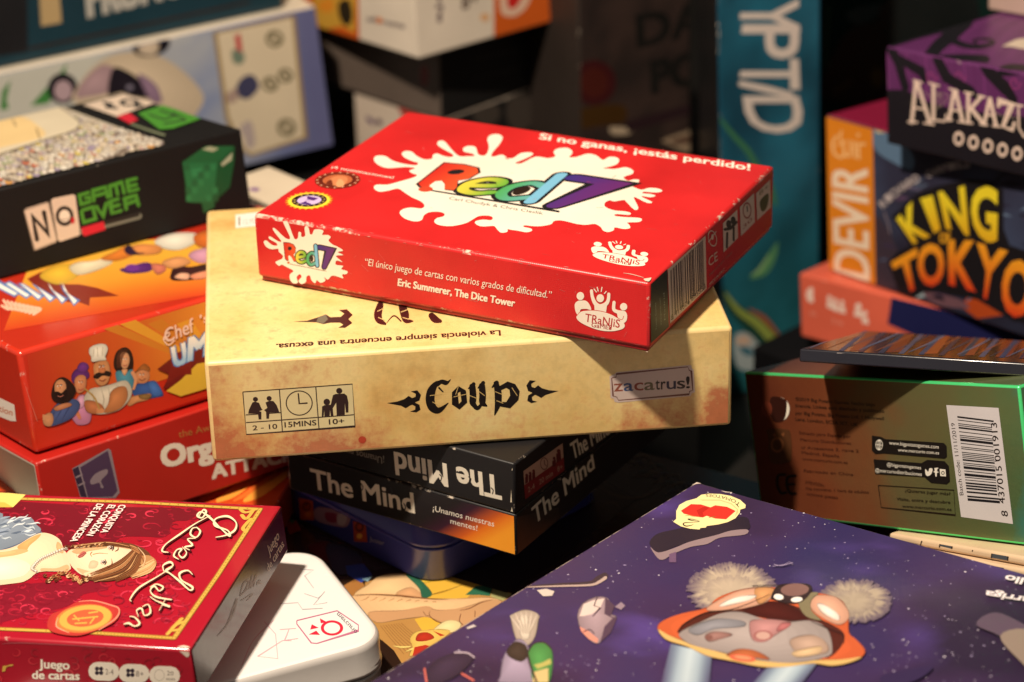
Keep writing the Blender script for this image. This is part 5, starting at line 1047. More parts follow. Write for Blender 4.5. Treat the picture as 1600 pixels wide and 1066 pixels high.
NF = [-0.21096, 0.77544, 0.07185 + .0004, 0.14, 0.1, 0.03196, 0.822, -0.56477, -0.07315, 0.56946, 0.81402, 0.11436, -0.00504, -0.13566, 0.99074]
ng = Box('black_comic_box', 'black game box with green lettering and white letter tiles, on top of the left stack', 'game box', NF, {'all': (.010, .009, .009)}, card_mat('black_matte_card', .55, .18, wear=.35), r=.0009)
tl = hx('d9c4b0'); gr = hx('478c2e')
def gameover(k):
    k.poly([(133, 530), (145, 518), (260, 482), (275, 490), (318, 690), (310, 705), (200, 750), (188, 745)], tl); k.stroke([(133, 530), (268, 484), (316, 695), (192, 750)], 5, hx('8a7a6c'), sm=0, closed=True)
    k.stroke([(205, 690), (182, 565), (268, 660), (243, 540)], 26, (.02, .018, .018), sm=0)
    k.poly([(282, 475), (295, 462), (405, 440), (418, 448), (445, 660), (436, 668), (335, 702), (322, 695)], tl); k.ell((358, 560), 50, 56, (.02, .018, .018), hole=.62)
    k.ell((358, 560), 28, 32, hx('e9dccb')); k.poly([(392, 580), (408, 565), (415, 590), (400, 605)], hx('c01c2c'), 1); k.stroke([(340, 575), (358, 582), (375, 570)], 4, hx('6a5a50'))
    gm = [([(490, 430), (440, 445), (450, 495), (500, 480), (496, 455), (475, 460)], 0), ([(520, 475), (515, 420), (585, 400), (597, 455)], 0), ([(520, 450), (590, 430)], 0), ([(615, 452), (608, 395), (675, 372), (688, 432)], 0), ([(642, 385), (652, 440)], 0), ([(755, 352), (705, 365), (716, 425), (765, 410)], 0), ([(708, 398), (755, 385)], 0),
          ([(450, 530), (515, 510), (530, 575), (465, 595)], 1), ([(535, 508), (570, 560), (590, 490)], 0), ([(655, 465), (610, 480), (622, 545), (670, 530)], 0), ([(612, 512), (660, 498)], 0), ([(700, 520), (690, 465), (755, 445), (768, 500)], 0), ([(695, 495), (762, 472)], 0)]
    for q, c in gm: k.stroke(q, 19, gr, sm=0, closed=bool(c))
    k.stroke([(455, 645), (770, 560)], 34, hx('75786c'), sm=0); k.stroke([(580, 600), (765, 552)], 22, (.015, .014, .014), sm=0); k.poly([(450, 625), (575, 590), (585, 635), (470, 672), (456, 660)], hx('cc2236'))
k = ng.ink('front', *ZH); gameover(k); k.out('title', ng.lid)
k = ng.ink('front', *ZH)
k.poly([(1012, 260), (1140, 172), (1302, 172), (1300, 260), (1275, 400), (1180, 490), (1050, 485), (1030, 400)], hx('18502e'), 0); k.poly([(1012, 262), (1140, 172), (1300, 172), (1225, 250), (1205, 260)], hx('216038')); k.poly([(1012, 265), (1205, 262), (1185, 488), (1050, 482)], hx('266e42')); k.poly([(1120, 190), (1160, 172), (1215, 185), (1180, 205)], hx('9fa88a')); k.poly([(1225, 270), (1290, 205), (1285, 250), (1232, 285)], hx('a3ab90')); k.poly([(1060, 300), (1120, 290), (1118, 330), (1065, 345)], hx('2f8050')); k.poly([(1120, 490), (1190, 440), (1190, 510), (1130, 545)], hx('216038'))
for i in range(5):
    for j in range(5):
        a, b = (i + .5) / 5, (j + .5) / 5; x0, y0 = 1016 + 186 * a + 14 * b, 268 + 215 * b
        if (i * 7 + j * 3) % 4 < 2: k.poly([(x0 - 16, y0 - 18), (x0 + 15, y0 - 18), (x0 + 14, y0 + 18), (x0 - 14, y0 + 19)], hx(('235f3a', '2d7a4a', '1f5634')[(i + j) % 3]))
k.out('green_block_picture', ng.lid)
k = ng.ink('top', *ZG); rnd = random.Random(9)
P4 = [(-500, 870), (0, 862), (762, 664), (372, 500), (240, 470), (-500, 560)]
k.poly([(-300, 945), (0, 862), (758, 664), (240, 478), (-300, 640)], hx('c4b8a4'))
pal = [hx(c) for c in ('d9c25a', 'c4684a', 'd9d2c4', '9a8ca4', 'b5a890', 'd0964e', 'a4ac84', 'e2d8c8', '8a7c70', 'c7a49c', 'd9c8b0', 'cfc4b4', 'c9bca8', 'b9aeb4')]
lnc = hx('7a6c60')
for row in range(13):
    bq = 1 - (row + .5) / 13
    for cq in range(46):
        a = -.5 + (cq + rnd.uniform(0, 1)) / 46 * 1.5; x = -300 + 1058 * (a + .5) / 1.5
        y = 945 - (x + 300) * .2655 - bq * (1 - max(0, (x - 240) / 518)) * 305
        if y > 945 - (x + 300) * .2655 - 4: continue
        c = rnd.choice(pal); c2 = rnd.choice(pal[2:3] + pal[7:8] + pal[10:12]); q = rnd.uniform(1.2, 1.9)
        if cq % 23 == 0: k.bk = k.f.layer; k.f.layer += 2
        k.ell((x, y + 5), 12 * q, 7 * q, lnc, n=7); k.ell((x, y + 5), 10.4 * q, 5.8 * q, c, n=7); k.ell((x + 1, y - 4), 7.4 * q, 5.4 * q, lnc, n=7); k.ell((x + 1, y - 4), 6.2 * q, 4.4 * q, c2, n=7)
k.bulk(False)
k.poly([(-300, 560), (0, 500), (120, 480), (250, 490), (340, 545), (368, 575), (340, 610), (200, 655), (0, 720), (-300, 790)], hx('d8cbb0'), 1); k.poly([(-300, 575), (60, 540), (180, 590), (200, 640), (0, 690), (-300, 760)], hx('e6c890'), 1)
k.stroke([(120, 480), (250, 490), (340, 545), (368, 575), (340, 610), (200, 655), (0, 720)], 4, hx('5a4a3a')); k.stroke([(60, 560), (75, 590)], 5, hx('5a4a3a')); k.stroke([(170, 600), (185, 650)], 5, hx('5a4a3a'))
k.out('cover_picture_or_reflection', ng.lid)
k = ng.ink('top').m3([(133, 530), (192, 750), (770, 352)], [(383, 488), (530, 560), (858, 512)], ZG)
k.m3([(133, 520), (770, 352), (456, 665)], [(375, 492), (800, 500), (620, 590)], ZG)
k.at(*ZG); k.poly([(385, 490), (580, 438), (720, 480), (540, 545)], tl); k.stroke([(480, 480), (520, 490), (490, 500), (540, 505)], 12, (.02, .02, .02)); k.ell((600, 480), 48, 18, (.02, .02, .02), hole=.5); k.stroke([(630, 500), (660, 490)], 12, (.02, .02, .02))
k.poly([(640, 530), (760, 490), (930, 555), (800, 600), (740, 605)], gr); k.poly([(540, 545), (600, 528), (640, 560), (600, 578)], hx('cc2236')); k.stroke([(610, 580), (700, 612), (760, 630)], 12, hx('6a7058'))
for q in ([(690, 535), (760, 560), (800, 545)], [(740, 515), (820, 545)], [(760, 580), (860, 560)], [(800, 530), (860, 560)]): k.stroke(q, 7, (.02, .03, .015), sm=0)
k.out('title', ng.lid)
# ================================================================== right side
HF = [0.08354, 0.73438, 0.00442, 0.1237, 0.05, 0.04938, 0.5883, 0.80176, -0.10525, -0.74694, 0.58866, 0.30912, 0.3098, -0.10324, 0.94518]
ho = Box('holographic_box', 'shiny holographic green and copper box with a white barcode label', 'game box', HF, {'all': (.2, .2, .1)}, M_FOIL, r=.0008)
k = ho.ink('front', *ZQ); tx = hx('1c110c'); pw = hx('d8d2c6')
k.poly([(1128, 243), (1400, 258), (1475, 862), (1205, 825)], hx('c0bbbd'))
k.bars([(1362, 322), (1398, 768), (1242, 755), (1185, 300)], 30, hx('17151a'), 5)
k.text('8', (1450, 824), (1446, 795), (1415, 820), tx, .01); k.text('437015', (1435, 755), (1415, 560), (1402, 756), tx, .01); k.text('001913', (1412, 535), (1390, 335), (1380, 536), tx, .01)
k.text('Batch code: 11/11/2019', (1218, 712), (1172, 336), (1197, 713), tx); k.out('barcode_label', ho.lid)
k = ho.ink('front', *ZQ)
for y, t, x1 in ((228, '©2019 Big Potato Games, hecho bajo', 757), (262, 'licencia. Linkee está diseñado y publicado', 806), (300, 'por Big Potato, Big Potato Ltd, 1 Holywell', 804), (332, 'Lane, London, EC2A 3ET, UK', 668)):
    k.text(t, (344, y - 8), (x1, y + 22), (343, y - 26), tx, .01)
for y, t, x1 in ((395, 'Editado para España por', 628), (430, 'Mercurio Distribuciones', 628), (470, 'c/ Artesanos 3, nave 2', 668), (497, 'Madrid, España', 568), (530, 'www.mercurio.com.es', 610), (592, 'Fabricado en China', 640), (650, 'ATENCIÓN:', 490), (684, 'No conviene. 1 hora de adultos', 720), (712, 'mínimo piezas', 560)):
    k.text(t, (365 + (y - 395) * .12, y), (x1 + 5, y + 20), (364 + (y - 395) * .12, y - 16), hx('3a1810'), .005)
pl = hx('14100f')
k.poly([(742, 402), (790, 408), (810, 420), (1115, 440), (1130, 455), (1132, 512), (1120, 522), (805, 495), (760, 498), (742, 480)], pl); k.poly([(750, 525), (1000, 545), (1030, 528), (1120, 535), (1142, 560), (1148, 640), (1130, 655), (1050, 648), (1015, 618), (760, 602)], pl)
k.text('www.bigpotatogames.com', (832, 448), (1090, 470), (832, 428), pw); k.text('www.mercurio.com.es', (878, 484), (1092, 500), (878, 466), pw); k.text('@bigpotatogames', (820, 560), (998, 578), (820, 541), pw); k.text('@mercuriodistribuciones', (760, 590), (1002, 612), (760, 570), pw)
k.ell((780, 450), 19, 28, pw, hole=.86); k.stroke([(780, 424), (780, 476)], 3, pw, sm=0); k.stroke([(762, 448), (798, 452)], 3, pw, sm=0); k.ell((780, 450), 9, 27, pw, hole=.75)
k.poly([(1020, 575), (1035, 590), (1042, 572), (1058, 575), (1052, 600), (1035, 612), (1022, 604)], pw, 1); k.stroke([(1084, 572), (1075, 572), (1076, 612)], 7, pw, sm=0); k.stroke([(1066, 590), (1086, 592)], 6, pw, sm=0); k.poly([(1095, 575), (1125, 578), (1128, 614), (1098, 612)], pw, 0); k.ell((1112, 596), 9, 10, pl); k.ell((1112, 596), 5, 6, pw)
k.stroke([(775, 660), (1168, 685), (1176, 815), (790, 775)], 4, tx, sm=0, closed=True)
for y, t, x0, x1 in ((694, '¿Quieres jugar más?', 915, 1150), (738, 'Visita, entra y descubre', 870, 1150), (775, 'www.mercurio.com.es', 900, 1156)): k.text(t, (x0, y), (x1, y + 18), (x0, y - 16), tx, .01)
k.ell((262, 265), 52, 62, hx('e0d8c8')); k.poly([(215, 205), (285, 210), (300, 240), (285, 320), (225, 320)], hx('2c120c'), 1); k.ell((195, 265), 28, 42, hx('6a3020'))
k.poly([(200, 370), (300, 370), (320, 400), (325, 500), (310, 540), (215, 540), (205, 420)], hx('4a2c18'), 1); k.ell((250, 450), 34, 40, hx('7a4a2c'), hole=.7); k.poly([(222, 400), (240, 385), (245, 410)], hx('7a4a2c')); k.poly([(270, 395), (285, 385), (285, 410)], hx('7a4a2c'))
k.stroke([(290, 605), (255, 610), (250, 660), (270, 700), (295, 698)], 14, tx); k.stroke([(345, 610), (305, 618), (300, 660), (318, 702), (345, 702)], 14, tx); k.stroke([(302, 655), (338, 655)], 12, tx, sm=0)
k.out('fine_print', ho.lid)
# game boards with a printed path on their edges, under the holographic box
bone = hx('d9bd9c'); slate = hx('4a5058'); hz, hb = ho.Z, ho.O
def under(px, py, drop):
    d = ray(px, py); return EYE + d * ((hb - hz * drop - EYE).dot(hz) / d.dot(hz))
def board(label, q0, q1, drop, ext):
    A, B = under(*q0, drop), under(*q1, drop); X = (B - A).normalized(); Y = hz.cross(X); O = A - X * ext - hz * .0028
    return Box('cream_game_board', label, 'game board', [*O, .16, .03, .0028, X.x, Y.x, hz.x, X.y, Y.y, hz.y, X.z, Y.z, hz.z], {'all': bone}, M_CARD, r=.0011, seg=3, part='board', group='cream game boards')
gb2 = board('thin cream game board with slate squares on its edge, directly under the holographic box', (1400, 835), (1600, 871), .0006, .004)
k = gb2.ink('front', *Y12)
for x, y, x2, y2 in ((640, 395, 775, 460), (1215, 500, 1395, 590)): k.poly([(x, y - 10), (x2, y + 20), (x2 - 10, y2 + 20), (x - 10, y2 - 12)], slate); k.stroke([(x, y - 14), (x - 14, y2)], 14, DK, sm=0); k.stroke([(x2, y + 10), (x2 - 12, y2 + 16)], 14, DK, sm=0)
for x, y in ((440, 375), (1015, 445)): k.stroke([(x, y - 10), (x - 24, y + 60)], 12, DK, sm=0)
k.out('path_squares', gb2.lid)
gb1 = board('cream game board peeping out lowest behind the edge of the purple lid', (1430, 860), (1600, 890), .0037, .002)
k = gb1.ink('front', *Y12); k.poly([(1145, 610), (1345, 645), (1330, 720), (1125, 680)], slate); k.stroke([(1145, 606), (1125, 680)], 14, DK, sm=0); k.stroke([(1345, 645), (1328, 720)], 14, DK, sm=0); k.stroke([(955, 570), (930, 620)], 10, DK, sm=0); k.out('path_squares', gb1.lid)
# thin film-wrapped box leaning across
GF = [.0902, .6966, .0802, .14, .105, .0042, .9422, .32827, .06701, -.32969, .87282, .35986, .05964, -.36115, .9306]
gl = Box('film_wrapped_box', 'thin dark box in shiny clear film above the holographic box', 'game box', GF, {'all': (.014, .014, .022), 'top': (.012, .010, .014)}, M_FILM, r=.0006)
k = gl.ink('top', *ZP); rnd = random.Random(5)  # stripes paint the reflection of the lettered box behind into the colour
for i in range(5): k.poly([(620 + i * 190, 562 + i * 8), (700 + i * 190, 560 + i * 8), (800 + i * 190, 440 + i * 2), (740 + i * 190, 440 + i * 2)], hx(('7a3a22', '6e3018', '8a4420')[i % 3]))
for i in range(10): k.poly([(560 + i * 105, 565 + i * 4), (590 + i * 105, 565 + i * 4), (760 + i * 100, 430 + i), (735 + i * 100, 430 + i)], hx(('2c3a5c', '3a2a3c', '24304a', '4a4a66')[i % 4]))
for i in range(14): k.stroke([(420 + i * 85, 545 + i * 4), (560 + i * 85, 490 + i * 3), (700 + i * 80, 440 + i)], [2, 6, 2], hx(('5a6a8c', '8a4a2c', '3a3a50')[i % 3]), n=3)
k.out('cover_picture_or_reflection', gl.lid)
k = gl.ink('front', *ZP); k.stroke([(560, 572), (800, 570), (1100, 566), (1532, 600)], 3, hx('b5aaa6')); k.out('film_seam', gl.lid)
# standing stack at the right
CO = [0.12357, 0.9515, -0.03238, 0.165, 0.088, 0.02888, 0.69092, 0.7218, -0.04035, -0.71779, 0.69158, 0.08059, 0.08608, -0.02672, 0.99593]
coral, navy = hx('d4614a'), hx('1b1d48')
co = Box('coral_game_box', 'coral and navy game box with white icons under the orange banded box', 'game box', CO, {'all': coral}, M_CARD, r=.001)
k = co.ink('front', *ZP); k.poly([(846, 262), (1700, 470), (1700, 800), (822, 420)], navy); k.ell((425, 270), 26, 40, hx('e6c9bc')); k.poly([(435, 232), (455, 250), (455, 300), (440, 312)], coral, 1)
for x, y in ((520, 285), (550, 300), (585, 310)): k.ell((x, y), 12, 14, hx('e6c9bc')); k.poly([(x - 14, y + 14), (x + 14, y + 18), (x + 20, y + 60), (x - 12, y + 50)], hx('e6c9bc'))
for x, y, s in ((670, 330, 1.2), (705, 365, .9)): k.ell((x, y), 14 * s, 16 * s, hx('e6c9bc')); k.poly([(x - 16 * s, y + 16), (x + 16 * s, y + 22), (x + 22 * s, y + 60), (x - 18 * s, y + 50)], hx('e6c9bc'))
k.text('30', (418, 372), (450, 380), (418, 352), hx('e09a88')); k.text('2-6', (530, 412), (590, 428), (530, 390), hx('e09a88')); k.out('icons', co.lid)
TF = [0.13518, 0.95444, -0.00268, 0.187, 0.11, 0.06798, 0.56355, 0.8251, -0.04035, -0.82124, 0.56486, 0.08059, 0.08929, -0.01228, 0.99593]
org = hx('d98020')
tk = Box('orange_banded_box', 'dark blue game box with an orange end band and yellow and orange comic lettering', 'game box', TF, {'all': hx('262838'), 'top': hx('8c1f3f'), 'left': org}, M_GLOSS, r=.001)
k = tk.ink('front', *ZU)
def sky(a, b): 
    v = mathutils.noise.fractal(Vector((a * 4, b * 3, 8)), 1, 2, 3); return mix(mix(hx('2c2a3c'), hx('3f4a66'), max(0, min(1, .45 + v))), hx('181622'), max(0, min(1, .55 - b * 1.1)))
k.grad([(403, 892), (2200, 1500), (2200, 300), (388, 120)], sky, 20, 12)
k.poly([(388, 130), (460, 128), (580, 250), (578, 330), (480, 290), (400, 230)], hx('5a7490'), 1); k.poly([(386, 122), (388, 98), (460, 118), (470, 150), (410, 150)], hx('dccb9a'))
k.poly([(820, 1000), (870, 930), (1000, 980), (1050, 1040), (900, 1060)], hx('a8431c')); k.poly([(590, 930), (640, 890), (660, 950), (600, 960)], hx('9fb0b8')); k.stroke([(445, 540), (470, 620), (478, 720)], 5, hx('8a7a80')); k.poly([(400, 560), (500, 700), (520, 880), (405, 890)], hx('3a303c'), 1)
k.poly([(640, 930), (800, 960), (860, 1010), (700, 990)], hx('6a4a54'), 1)
rnd = random.Random(17)
for i in range(70):
    x, y = rnd.uniform(400, 1250), rnd.uniform(180, 980); t = rnd.uniform(-.9, .5); L = rnd.uniform(40, 140)
    k.stroke([(x, y), (x + L * .5 * math.cos(t) + 8, y + L * .5 * math.sin(t)), (x + L * math.cos(t), y + L * math.sin(t) + 10)], [3, rnd.uniform(8, 26), 3], hx(rnd.choice(('3a3048', '2a2438', '4a5570', '55405c', '1e1a28', '5c6c86'))), n=4)
k.out('cover_picture_or_reflection', tk.lid)
k = tk.ink('front', *ZU)
k.poly([(152, 58), (388, 120), (403, 892), (165, 832)], org)
k.text('DEVIR', (372, 872), (362, 330), (192, 832), hx('ead2b8'), .015)
for q, w in (([(215, 165), (192, 200), (205, 255), (240, 268), (250, 240)], 12), ([(235, 140), (232, 180), (240, 200)], 9), ([(245, 200), (250, 250), (275, 262), (280, 205)], 12), ([(300, 205), (302, 270)], 12), ([(322, 275), (322, 210), (350, 205)], 12), ([(205, 215), (260, 190), (320, 200)], 6)): k.stroke(q, w, hx('ecb87a'))
k.ell((318, 160), 8, 9, hx('ecb87a')); k.out('orange_band', tk.lid)
k = tk.ink('front', *ZU); bk2 = (.010, .008, .010)
KQ = [('K', [(588, 695), (672, 655), (592, 472), (505, 572)]), ('I', [(690, 642), (722, 622), (682, 455), (622, 472)]), ('N', [(748, 618), (862, 655), (840, 408), (708, 440)]), ('G', [(878, 660), (998, 700), (1004, 412), (862, 408)])]
TQ = [('T', [(545, 942), (622, 902), (606, 712), (478, 785)]), ('O', [(618, 908), (742, 895), (738, 682), (600, 700)]), ('K', [(762, 892), (895, 930), (902, 678), (756, 672)]), ('Y', [(905, 945), (975, 978), (1052, 728), (898, 686)]), ('O', [(1008, 1030), (1158, 1075), (1190, 790), (1036, 752)])]
k.poly([(480, 560), (600, 450), (700, 410), (860, 375), (970, 385), (1030, 430), (1030, 620), (1060, 700), (1230, 760), (1230, 1120), (1060, 1060), (960, 1000), (900, 965), (700, 930), (640, 930), (580, 965), (520, 940), (465, 790), (500, 740), (570, 700), (540, 640)], bk2, 0)
for ch, q in KQ + TQ: k.quad(ch, q, bk2, .06, .16)
ky = lambda v: mix(hx('d9a51e'), hx('e6cf2c'), min(1, max(0, v[1] * 1.5))); kt = lambda v: mix(hx('cf3a1c'), hx('e89a22'), min(1, max(0, v[1])))
for ch, q in KQ: k.quad(ch, q, ky, .035)
for ch, q in TQ: k.quad(ch, q, kt, .035)
k.text('OF', (715, 690), (770, 690), (715, 635), bk2, .14); k.text('OF', (718, 688), (768, 688), (718, 638), hx('e0a024'), .03)
n_ = 'RICHARD GARFIELD'
for i, ch in enumerate(n_):
    if ch == ' ': continue
    t = i / 15; x = 440 + 405 * t; y = 520 - 200 * math.sin(t * 1.5) ** .85 if t else 520; sl = (.9, -.75) if t < .45 else (.98, -.22)
    k.text(ch, (x, y), (x + 24 * sl[0], y + 24 * sl[1]), (x + 34 * sl[1], y - 34 * sl[0]), hx('b0a4a4'), .03)
k.out('title', tk.lid)
AF = [0.15036, 0.91148, 0.07003, 0.154, 0.11, 0.03971, 0.6245, 0.77998, -0.04035, -0.77604, 0.62551, 0.08059, 0.0881, -0.01902, 0.99593]
pur = hx('6b2f68')
al = Box('purple_black_box', 'purple and black game box with cream spidery lettering, on top of the right stack', 'game box', AF, {'all': hx('5c2a5c')}, M_CARD, r=.0012)
k = al.ink('front', *Y9); ab = (.010, .008, .012)
for i in range(14): k.stroke([(105 + i * 62, 300 + i * 11), (120 + i * 62, 620 + i * 12)], 7, hx('5a2658') if i % 2 else hx('7a3a76'), sm=0)
for x, y in ((390, 490), (570, 490), (925, 530)): k.stroke([(x + (40 - 4 * j) * math.cos(j * .9), y + (50 - 5 * j) * math.sin(j * .9)) for j in range(9)], 9, hx('8a3a72'))
k.poly([(80, 575), (230, 575), (330, 640), (500, 690), (700, 720), (1500, 800), (1500, 1400), (60, 1100)], ab)
for q, w in (([(120, 290), (180, 400), (225, 560)], [60, 56, 50]), ([(190, 380), (330, 460), (350, 520)], [50, 64, 30]), ([(430, 380), (490, 500), (640, 580), (700, 640)], [60, 66, 60, 30]), ([(700, 370), (760, 460), (860, 560), (920, 640)], [50, 76, 80, 50]), ([(830, 470), (1000, 450), (1200, 500)], [40, 50, 60])): k.stroke(q, w, ab, sm=0)
k.out('front_picture', al.lid)
k = al.ink('front', *Y9); le = hx('dcc3b4')
LT = [[(292, 525), (266, 785)], [(300, 525), (382, 788)], [(282, 690), (350, 700)], [(243, 780), (300, 784)], [(345, 788), (408, 798)], [(278, 515), (330, 530)], [(405, 545), (405, 765)], [(388, 768), (480, 778), (486, 735)], [(378, 532), (440, 550)], [(538, 582), (505, 768)], [(546, 582), (592, 778)], [(520, 705), (575, 712)], [(484, 765), (525, 770)], [(565, 778), (612, 786)], [(508, 568), (560, 585)], [(628, 600), (628, 785)], [(712, 620), (645, 695), (728, 795)], [(605, 590), (655, 600)], [(606, 784), (655, 790)], [(690, 612), (735, 622)], [(705, 795), (750, 802)], [(765, 632), (730, 795)], [(768, 632), (806, 805)], [(742, 735), (795, 742)], [(785, 805), (830, 812)], [(822, 680), (820, 648), (908, 668), (850, 812), (912, 832), (922, 790)], [(950, 680), (952, 820), (985, 875), (1040, 880), (1060, 820), (1062, 700)], [(925, 668), (978, 680)]]
for q in LT: k.stroke(q, 22 if len(q) > 1 and abs(q[0][1] - q[-1][1]) > 60 else 12, le, sm=0)
for q in ([(345, 590), (395, 625), (430, 600)], [(420, 610), (460, 600), (505, 620), (450, 680), (385, 710)], [(430, 600), (470, 640)], [(440, 590), (440, 680)], [(585, 700), (610, 680)], [(790, 715), (850, 745), (930, 755)], [(900, 690), (930, 725)]): k.stroke(q, 3, hx('b09c90'))
for i in range(6): k.ell((567 + 93.5 * i, 888 + 24 * i), 34, 46, le, hole=.55)
k.out('title', al.lid)
k = al.ink('top', *Y9)
for i in range(9): k.stroke([(520 + i * 60, 330 + i * 8), (700 + i * 60, 150 + i * 6), (1000 + i * 60, 40)], 5, hx('5a2658') if i % 2 else hx('7a3a76'))
for q, w in (([(120, 295), (300, 240), (500, 180), (640, 100)], [30, 24, 40, 90]), ([(380, 370), (430, 300), (520, 220), (600, 130)], [90, 80, 90, 120]), ([(450, 375), (600, 370), (740, 380)], [40, 44, 50]), ([(520, 255), (600, 290), (700, 300), (790, 275), (740, 250), (660, 262), (690, 285)], [46, 36, 30, 22, 18, 14, 8]), ([(810, 460), (900, 430), (1100, 450)], [30, 40, 40])): k.stroke(q, w, ab)
k.poly([(840, 300), (930, 255), (1000, 245), (1000, 320), (900, 300)], hx('c9b8a4')); k.out('lid_picture', al.lid)
u, v = al.top.uv(1543, 17); cpt = al.O + al.Z * (al.sz + .0003) + al.X * u + al.Y * v
wb = Box('pale_printed_box', 'pale pinkish box corner at the top edge above the purple and black box', 'game box', [*(cpt - al.X * .0 - al.Y * .0), .06, .03, .03, *[c for r_ in zip(al.X, al.Y, al.Z) for c in r_]], {'all': hx('b59a90')}, M_CARD, r=.001)
sp_ = Box('black_support_box', 'plain black box under the coral and navy box', 'game box', [CO[0] - .02, CO[1] + .004, TABLE_Z, .13, .06, CO[2] - TABLE_Z - .006, *rot_z(-46)], {'all': (.004, .004, .005)}, M_DULL, r=.001)
# tall teal box standing behind
CRF = [0.0966, 1.012, TABLE_Z, 0.0448, 0.07, 0.37, 0.99841, -0.04859, -0.02873, 0.04826, 0.99876, -0.01186, 0.02927, 0.01046, 0.99952]
teal = hx('164a62')
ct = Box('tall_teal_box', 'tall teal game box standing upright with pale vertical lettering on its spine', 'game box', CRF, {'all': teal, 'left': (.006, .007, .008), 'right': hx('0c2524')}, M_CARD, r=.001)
k = ct.ink('front', *ZT)
k.direct()
def tealn(a, b):
    v = mathutils.noise.fractal(Vector((a * 2.2, b * 9, 3)), 1, 2, 4); c = mix(hx('113a4c'), hx('1d5d74'), max(0, min(1, .5 + v * .9))); return mix(c, hx('18504a'), max(0, min(1, (.32 - b) * 2)))
k.grad([(.001, .001), (ct.sx - .001, .001), (ct.sx - .001, ct.sz - .001), (.001, ct.sz - .001)], tealn, 8, 60)
k.at(*ZT)

k.stroke([(85, 590), (150, 670), (215, 740), (250, 800), (320, 900), (350, 1000)], [16, 26, 30, 30, 30, 20], hx('336648')); k.out('tentacle_picture', ct.lid)
k = ct.ink('front', *W_) if False else ct.ink('front', 1080, 400, 4.44)
k.stroke([(600, -90), (560, 0), (500, 100), (420, 150)], [10, 60, 66, 20], hx('4a7a54')); k.stroke([(540, 0), (470, 100), (420, 130)], [10, 20, 6], hx('7fa06a'))
k.stroke([(220, 230), (260, 330), (380, 440), (520, 560), (600, 660)], [30, 60, 110, 130, 120], hx('16382e')); k.stroke([(240, 260), (330, 380), (460, 470), (580, 600), (640, 680)], [14, 40, 60, 66, 50], hx('7d8a3e')); k.stroke([(400, 370), (500, 430), (600, 540)], [10, 34, 20], hx('8a4a2c'))
k.poly([(300, 560), (380, 530), (460, 600), (520, 720), (470, 790), (320, 770)], hx('8f9a9c'), 1); k.poly([(330, 630), (400, 640), (440, 680), (380, 690)], hx('2a5a6a'), 1); k.poly([(310, 580), (370, 550), (420, 600), (340, 620)], hx('b59a86'), 1)
k.out('tentacle_picture', ct.lid)
k = ct.ink('front'); cl = hx('c4b8b0')
for ch, y0, y1 in (('C', -95, -48), ('R', -46, -2), ('Y', -2, 52), ('P', 38, 92), ('T', 92, 140), ('D', 150, 208)): 
    if ch in 'CR': continue
    k.quad(ch, [(1160, y0), (1152 if ch != 'D' else 1168, y1), (1250 if ch != 'D' else 1262, y1), (1248, y0)], cl, .012)
k.stroke([(1158, 131), (1200, 140), (1236, 148)], [9, 11, 8], cl, sm=0); k.out('title', ct.lid)
dg_ = at_z(1270, 500, TABLE_Z)
gx = Box('dark_green_box', 'very dark green game box standing between the tall teal box and the purple box', 'game box', [.105, 1.10, TABLE_Z, .14, .08, .36, *rot_z(-8)], {'all': hx('0b1f1c')}, M_DULL, r=.001)
k = gx.ink('front', *ZT)
k.poly([(620, 300), (720, 140), (850, 100), (900, 0), (1300, -100), (1300, 500), (620, 500)], (.004, .006, .006), 1); k.stroke([(610, 30), (600, 200), (606, 330)], 12, hx('1c3f28')); k.ell((850, 380), 34, 50, hx('3a3016')); k.stroke([(640, 450), (720, 400)], 16, hx('3a2c20')); k.poly([(700, 60), (860, 20), (840, 90), (740, 120)], hx('0e2c30'), 1); k.out('cover_picture_or_reflection', gx.lid)

# ================================================================== background
DF = [0.03439, 1.07285, BASE_Z, 0.062, 0.1, 0.15, 0.86428, -0.503, -0.00268, 0.503, 0.86429, 8e-05, 0.00227, -0.00142, 1.0]
dn = Box('grey_poster_box', 'dim grey game box with large black letters and a dark red seal', 'game box', DF, {'all': hx('2e2622')}, M_MATTE, r=.001)
k = dn.ink('front').direct()
k.grad([(.001, .001), (dn.sx - .001, .001), (dn.sx - .001, dn.sz - .001), (.001, dn.sz - .001)], lambda a, b: mix(hx('2a2220'), hx('3c2e2a'), max(0, min(1, .5 + mathutils.noise.fractal(Vector((a * 4, b * 8, 1)), 1, 2, 3)))), 10, 24)
k.at(*ZS)
k.text('DANGER', (800, 270), (1900, 30), (790, 80), (.01, .009, .008), .04); k.text('POINT', (880, 540), (1700, 350), (870, 340), (.01, .009, .008), .05) if False else k.text('PO', (885, 535), (1165, 470), (875, 345), (.01, .009, .008), .05)
k.ell((545, 475), 125, 130, hx('3c1416')); k.ell((545, 475), 80, 86, hx('471a14')); k.poly([(420, 640), (700, 600), (720, 700), (600, 720), (420, 740)], hx('40290e'), 1); k.poly([(640, 730), (760, 740), (740, 770), (650, 770)], hx('b9a58c'), 1)
k.poly([(720, 700), (1300, 540), (1300, 600), (740, 760)], hx('2c1c20')); k.poly([(950, 800), (1240, 720), (1270, 860), (1100, 880), (980, 830)], hx('a08a72'), 1); k.poly([(1000, 800), (1200, 760), (1180, 800), (1020, 830)], hx('5a4034'), 1); k.out('front_print', dn.lid)
BF = [-0.02973, 1.07, .0265, 0.13, 0.13, 0.0345, 0.7071, -0.70711, 0.00165, 0.70711, 0.7071, 4e-05, -0.0012, 0.00114, 1.0]
db = Box('dark_game_box', 'dark grey and black game box under the white and orange box', 'game box', BF, {'all': (.012, .011, .011), 'left': hx('5e524a')}, M_MATTE, r=.001)
